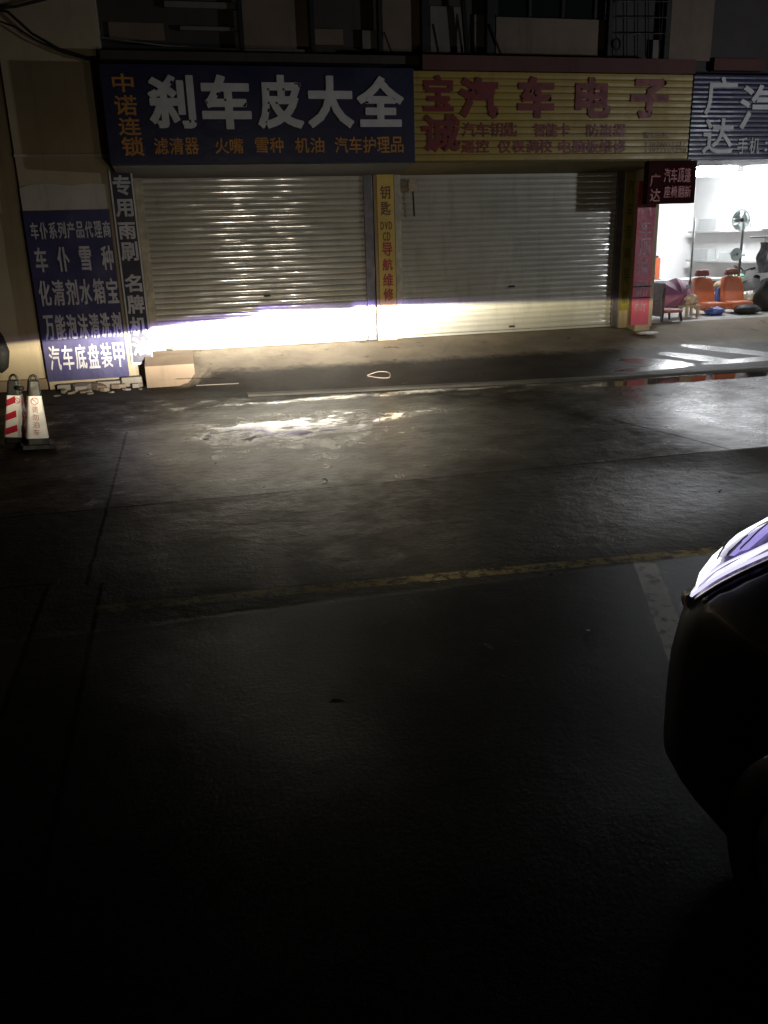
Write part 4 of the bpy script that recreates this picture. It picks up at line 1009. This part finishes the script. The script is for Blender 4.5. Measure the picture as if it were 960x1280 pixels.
for sx in (-1, 1):
    m_ = MB()
    # swept lamp: pointed tip low on the corner, rising steeply backwards and inwards
    def lf_(u, v_, sx=sx, off=.010):
        yl, zl = -.27 - .17 * u, .755 + .17 * u; yh, zh = -.238 + .04 * u, .79 + .185 * u ** .75
        y = yl + (yh - yl) * v_; z_ = min(zl + (zh - zl) * v_, stat(y)[2] - .006)
        return surf(sx, y, z_, off + .012 * math.sin(math.pi * v_) * math.sin(math.pi * min(1, u * 1.2)))
    m_.grid(lf_, 20, 10); hl = cpart(m_, 'headlight', lens.m)
    def facet(name, mt, pts, off):
        q = MB(); q.f = []; P = [lf_(a, b, sx, off) for a, b in pts]; c_ = lf_(sum(p[0] for p in pts) / len(pts), sum(p[1] for p in pts) / len(pts), sx, off + .004)
        q.add(P + [c_], [(k_, (k_ + 1) % len(P), len(P)) for k_ in range(len(P))]); cpart(q, name, mt, hl, False)
    facet('reflector', LIT, [(.0, .10), (.10, .20), (.22, .24), (.36, .28), (.50, .30), (.52, .38), (.47, .44), (.50, .50), (.46, .56), (.52, .60), (.50, .66), (.60, .70), (.62, .84), (.64, .98), (.40, .98), (.2, .97), (.06, .92)], .020)
    facet('reflector', LIT, [(.66, .70), (.80, .72), (.99, .84), (.99, .975), (.72, .98), (.645, .84)], .020)
    facet('inner_reflector', VIO, [(.60, .36), (.66, .30), (.72, .33), (.80, .30), (.99, .46), (.99, .76), (.82, .66), (.70, .60), (.72, .50)], .017)
    facet('light_band', PALE, [(.10, .09), (.40, .10), (.70, .11), (.97, .16), (.97, .24), (.70, .20), (.42, .20), (.24, .17)], .017)
    for vv, rr in ((.04, .0045), (.19, .003)):
        q = MB(); q.tube([lf_(k_ / 16, vv, sx, .024) for k_ in range(17)], rr, 6); cpart(q, 'light_guide', PALE, hl)
    for ua, va, ub, vb in ((.50, .34, .60, .62), (.62, .30, .80, .52), (.76, .30, .98, .58), (.52, .66, .98, .80)):
        q = MB(); q.tube([lf_(ua + (ub - ua) * k_ / 6, va + (vb - va) * k_ / 6, sx, .027) for k_ in range(7)], .0022, 5); cpart(q, 'fin', M['grey_plastic'], hl)
    m_ = MB(); edge = [lf_(u / 20, 0) for u in range(21)] + [lf_(1, v_ / 8) for v_ in range(9)] + [lf_(1 - u / 20, 1) for u in range(21)]
    m_.tube(edge, .007, 6); cpart(m_, 'lamp_trim', chrome, hl)
    m_ = MB(); m_.grid(lambda u, v_, sx=sx: surf(sx, -.105 - .13 * u, .672 + .050 * v_ + .045 * u, .006 + .014 * math.sin(math.pi * v_)), 12, 6); cpart(m_, 'bumper_highlight_patch', chrome)  # pale patch added to stand in for the lamp's highlight on the bumper
    # chrome edged fog lamp recess in the bumper corner
    m_ = MB(); fc = surf(sx, -.10, .655, .004); m_.tube([(fc[0] + sx * .004, fc[1] + .03 * math.cos(a), fc[2] + .045 * math.sin(a)) for a in [q * .3927 for q in range(17)]], .006, 6); cpart(m_, 'fog_lamp_ring', chrome)
    l = bpy.data.lights.new('low_beam', 'SPOT'); l.energy = HEAD_POWER; l.spot_size = R(150); l.spot_blend = .05; l.shadow_soft_size = .03
    beam_nodes(l, 1.1 if sx < 0 else .8)
    lo = bpy.data.objects.new('low_beam', l); COL.objects.link(lo); lo.parent = hl
    lo.location = (sx * .66, .0, .83); lo.rotation_euler = (R(90), 0, 0)
car.rotation_euler = (0, 0, HEADING)

# ================================================================== STREET LAMP off to the right (throws the hanging sign's shadow on the right shutter)
lp = Vector((10.62, 5.0, 2.48))
t = thing('street_lamp', 'low white street lamp on a grey post right of the car', 'street lamp', (lp.x + .25, lp.y - .1, 0))
m_ = MB(); m_.tube([(lp.x + .25, lp.y - .1, 0), (lp.x + .25, lp.y - .1, 2.45), (lp.x + .18, lp.y - .07, 2.6), (lp.x, lp.y, 2.63)], [.05, .04, .03, .025], 12); m_.build('post', M['steel'], t, smooth=True)
m_ = MB(); m_.lathe([(.03, .14), (.12, .10), (.14, .06), (.13, .055)], (lp.x, lp.y, lp.z), 20); m_.build('lamp_hood', M['grey_plastic'], t)
m_ = MB(); m_.lathe([(.02, -.07), (.08, -.05), (.10, 0), (.09, .05)], (lp.x, lp.y, lp.z), 20); gl = m_.build('lamp_globe', emit('lit lamp globe', (.85, .92, 1), 12), t, smooth=True)
l = bpy.data.lights.new('lamp_light', 'POINT'); l.energy = STREET_LAMP; l.color = (.90, .94, 1); l.shadow_soft_size = .12
lo = bpy.data.objects.new('lamp_light', l); COL.objects.link(lo); lo.parent = t; lo.location = (lp.x - t.location.x - .12, lp.y - t.location.y + .12, lp.z - .02)

bpy.data.objects.remove(FO)
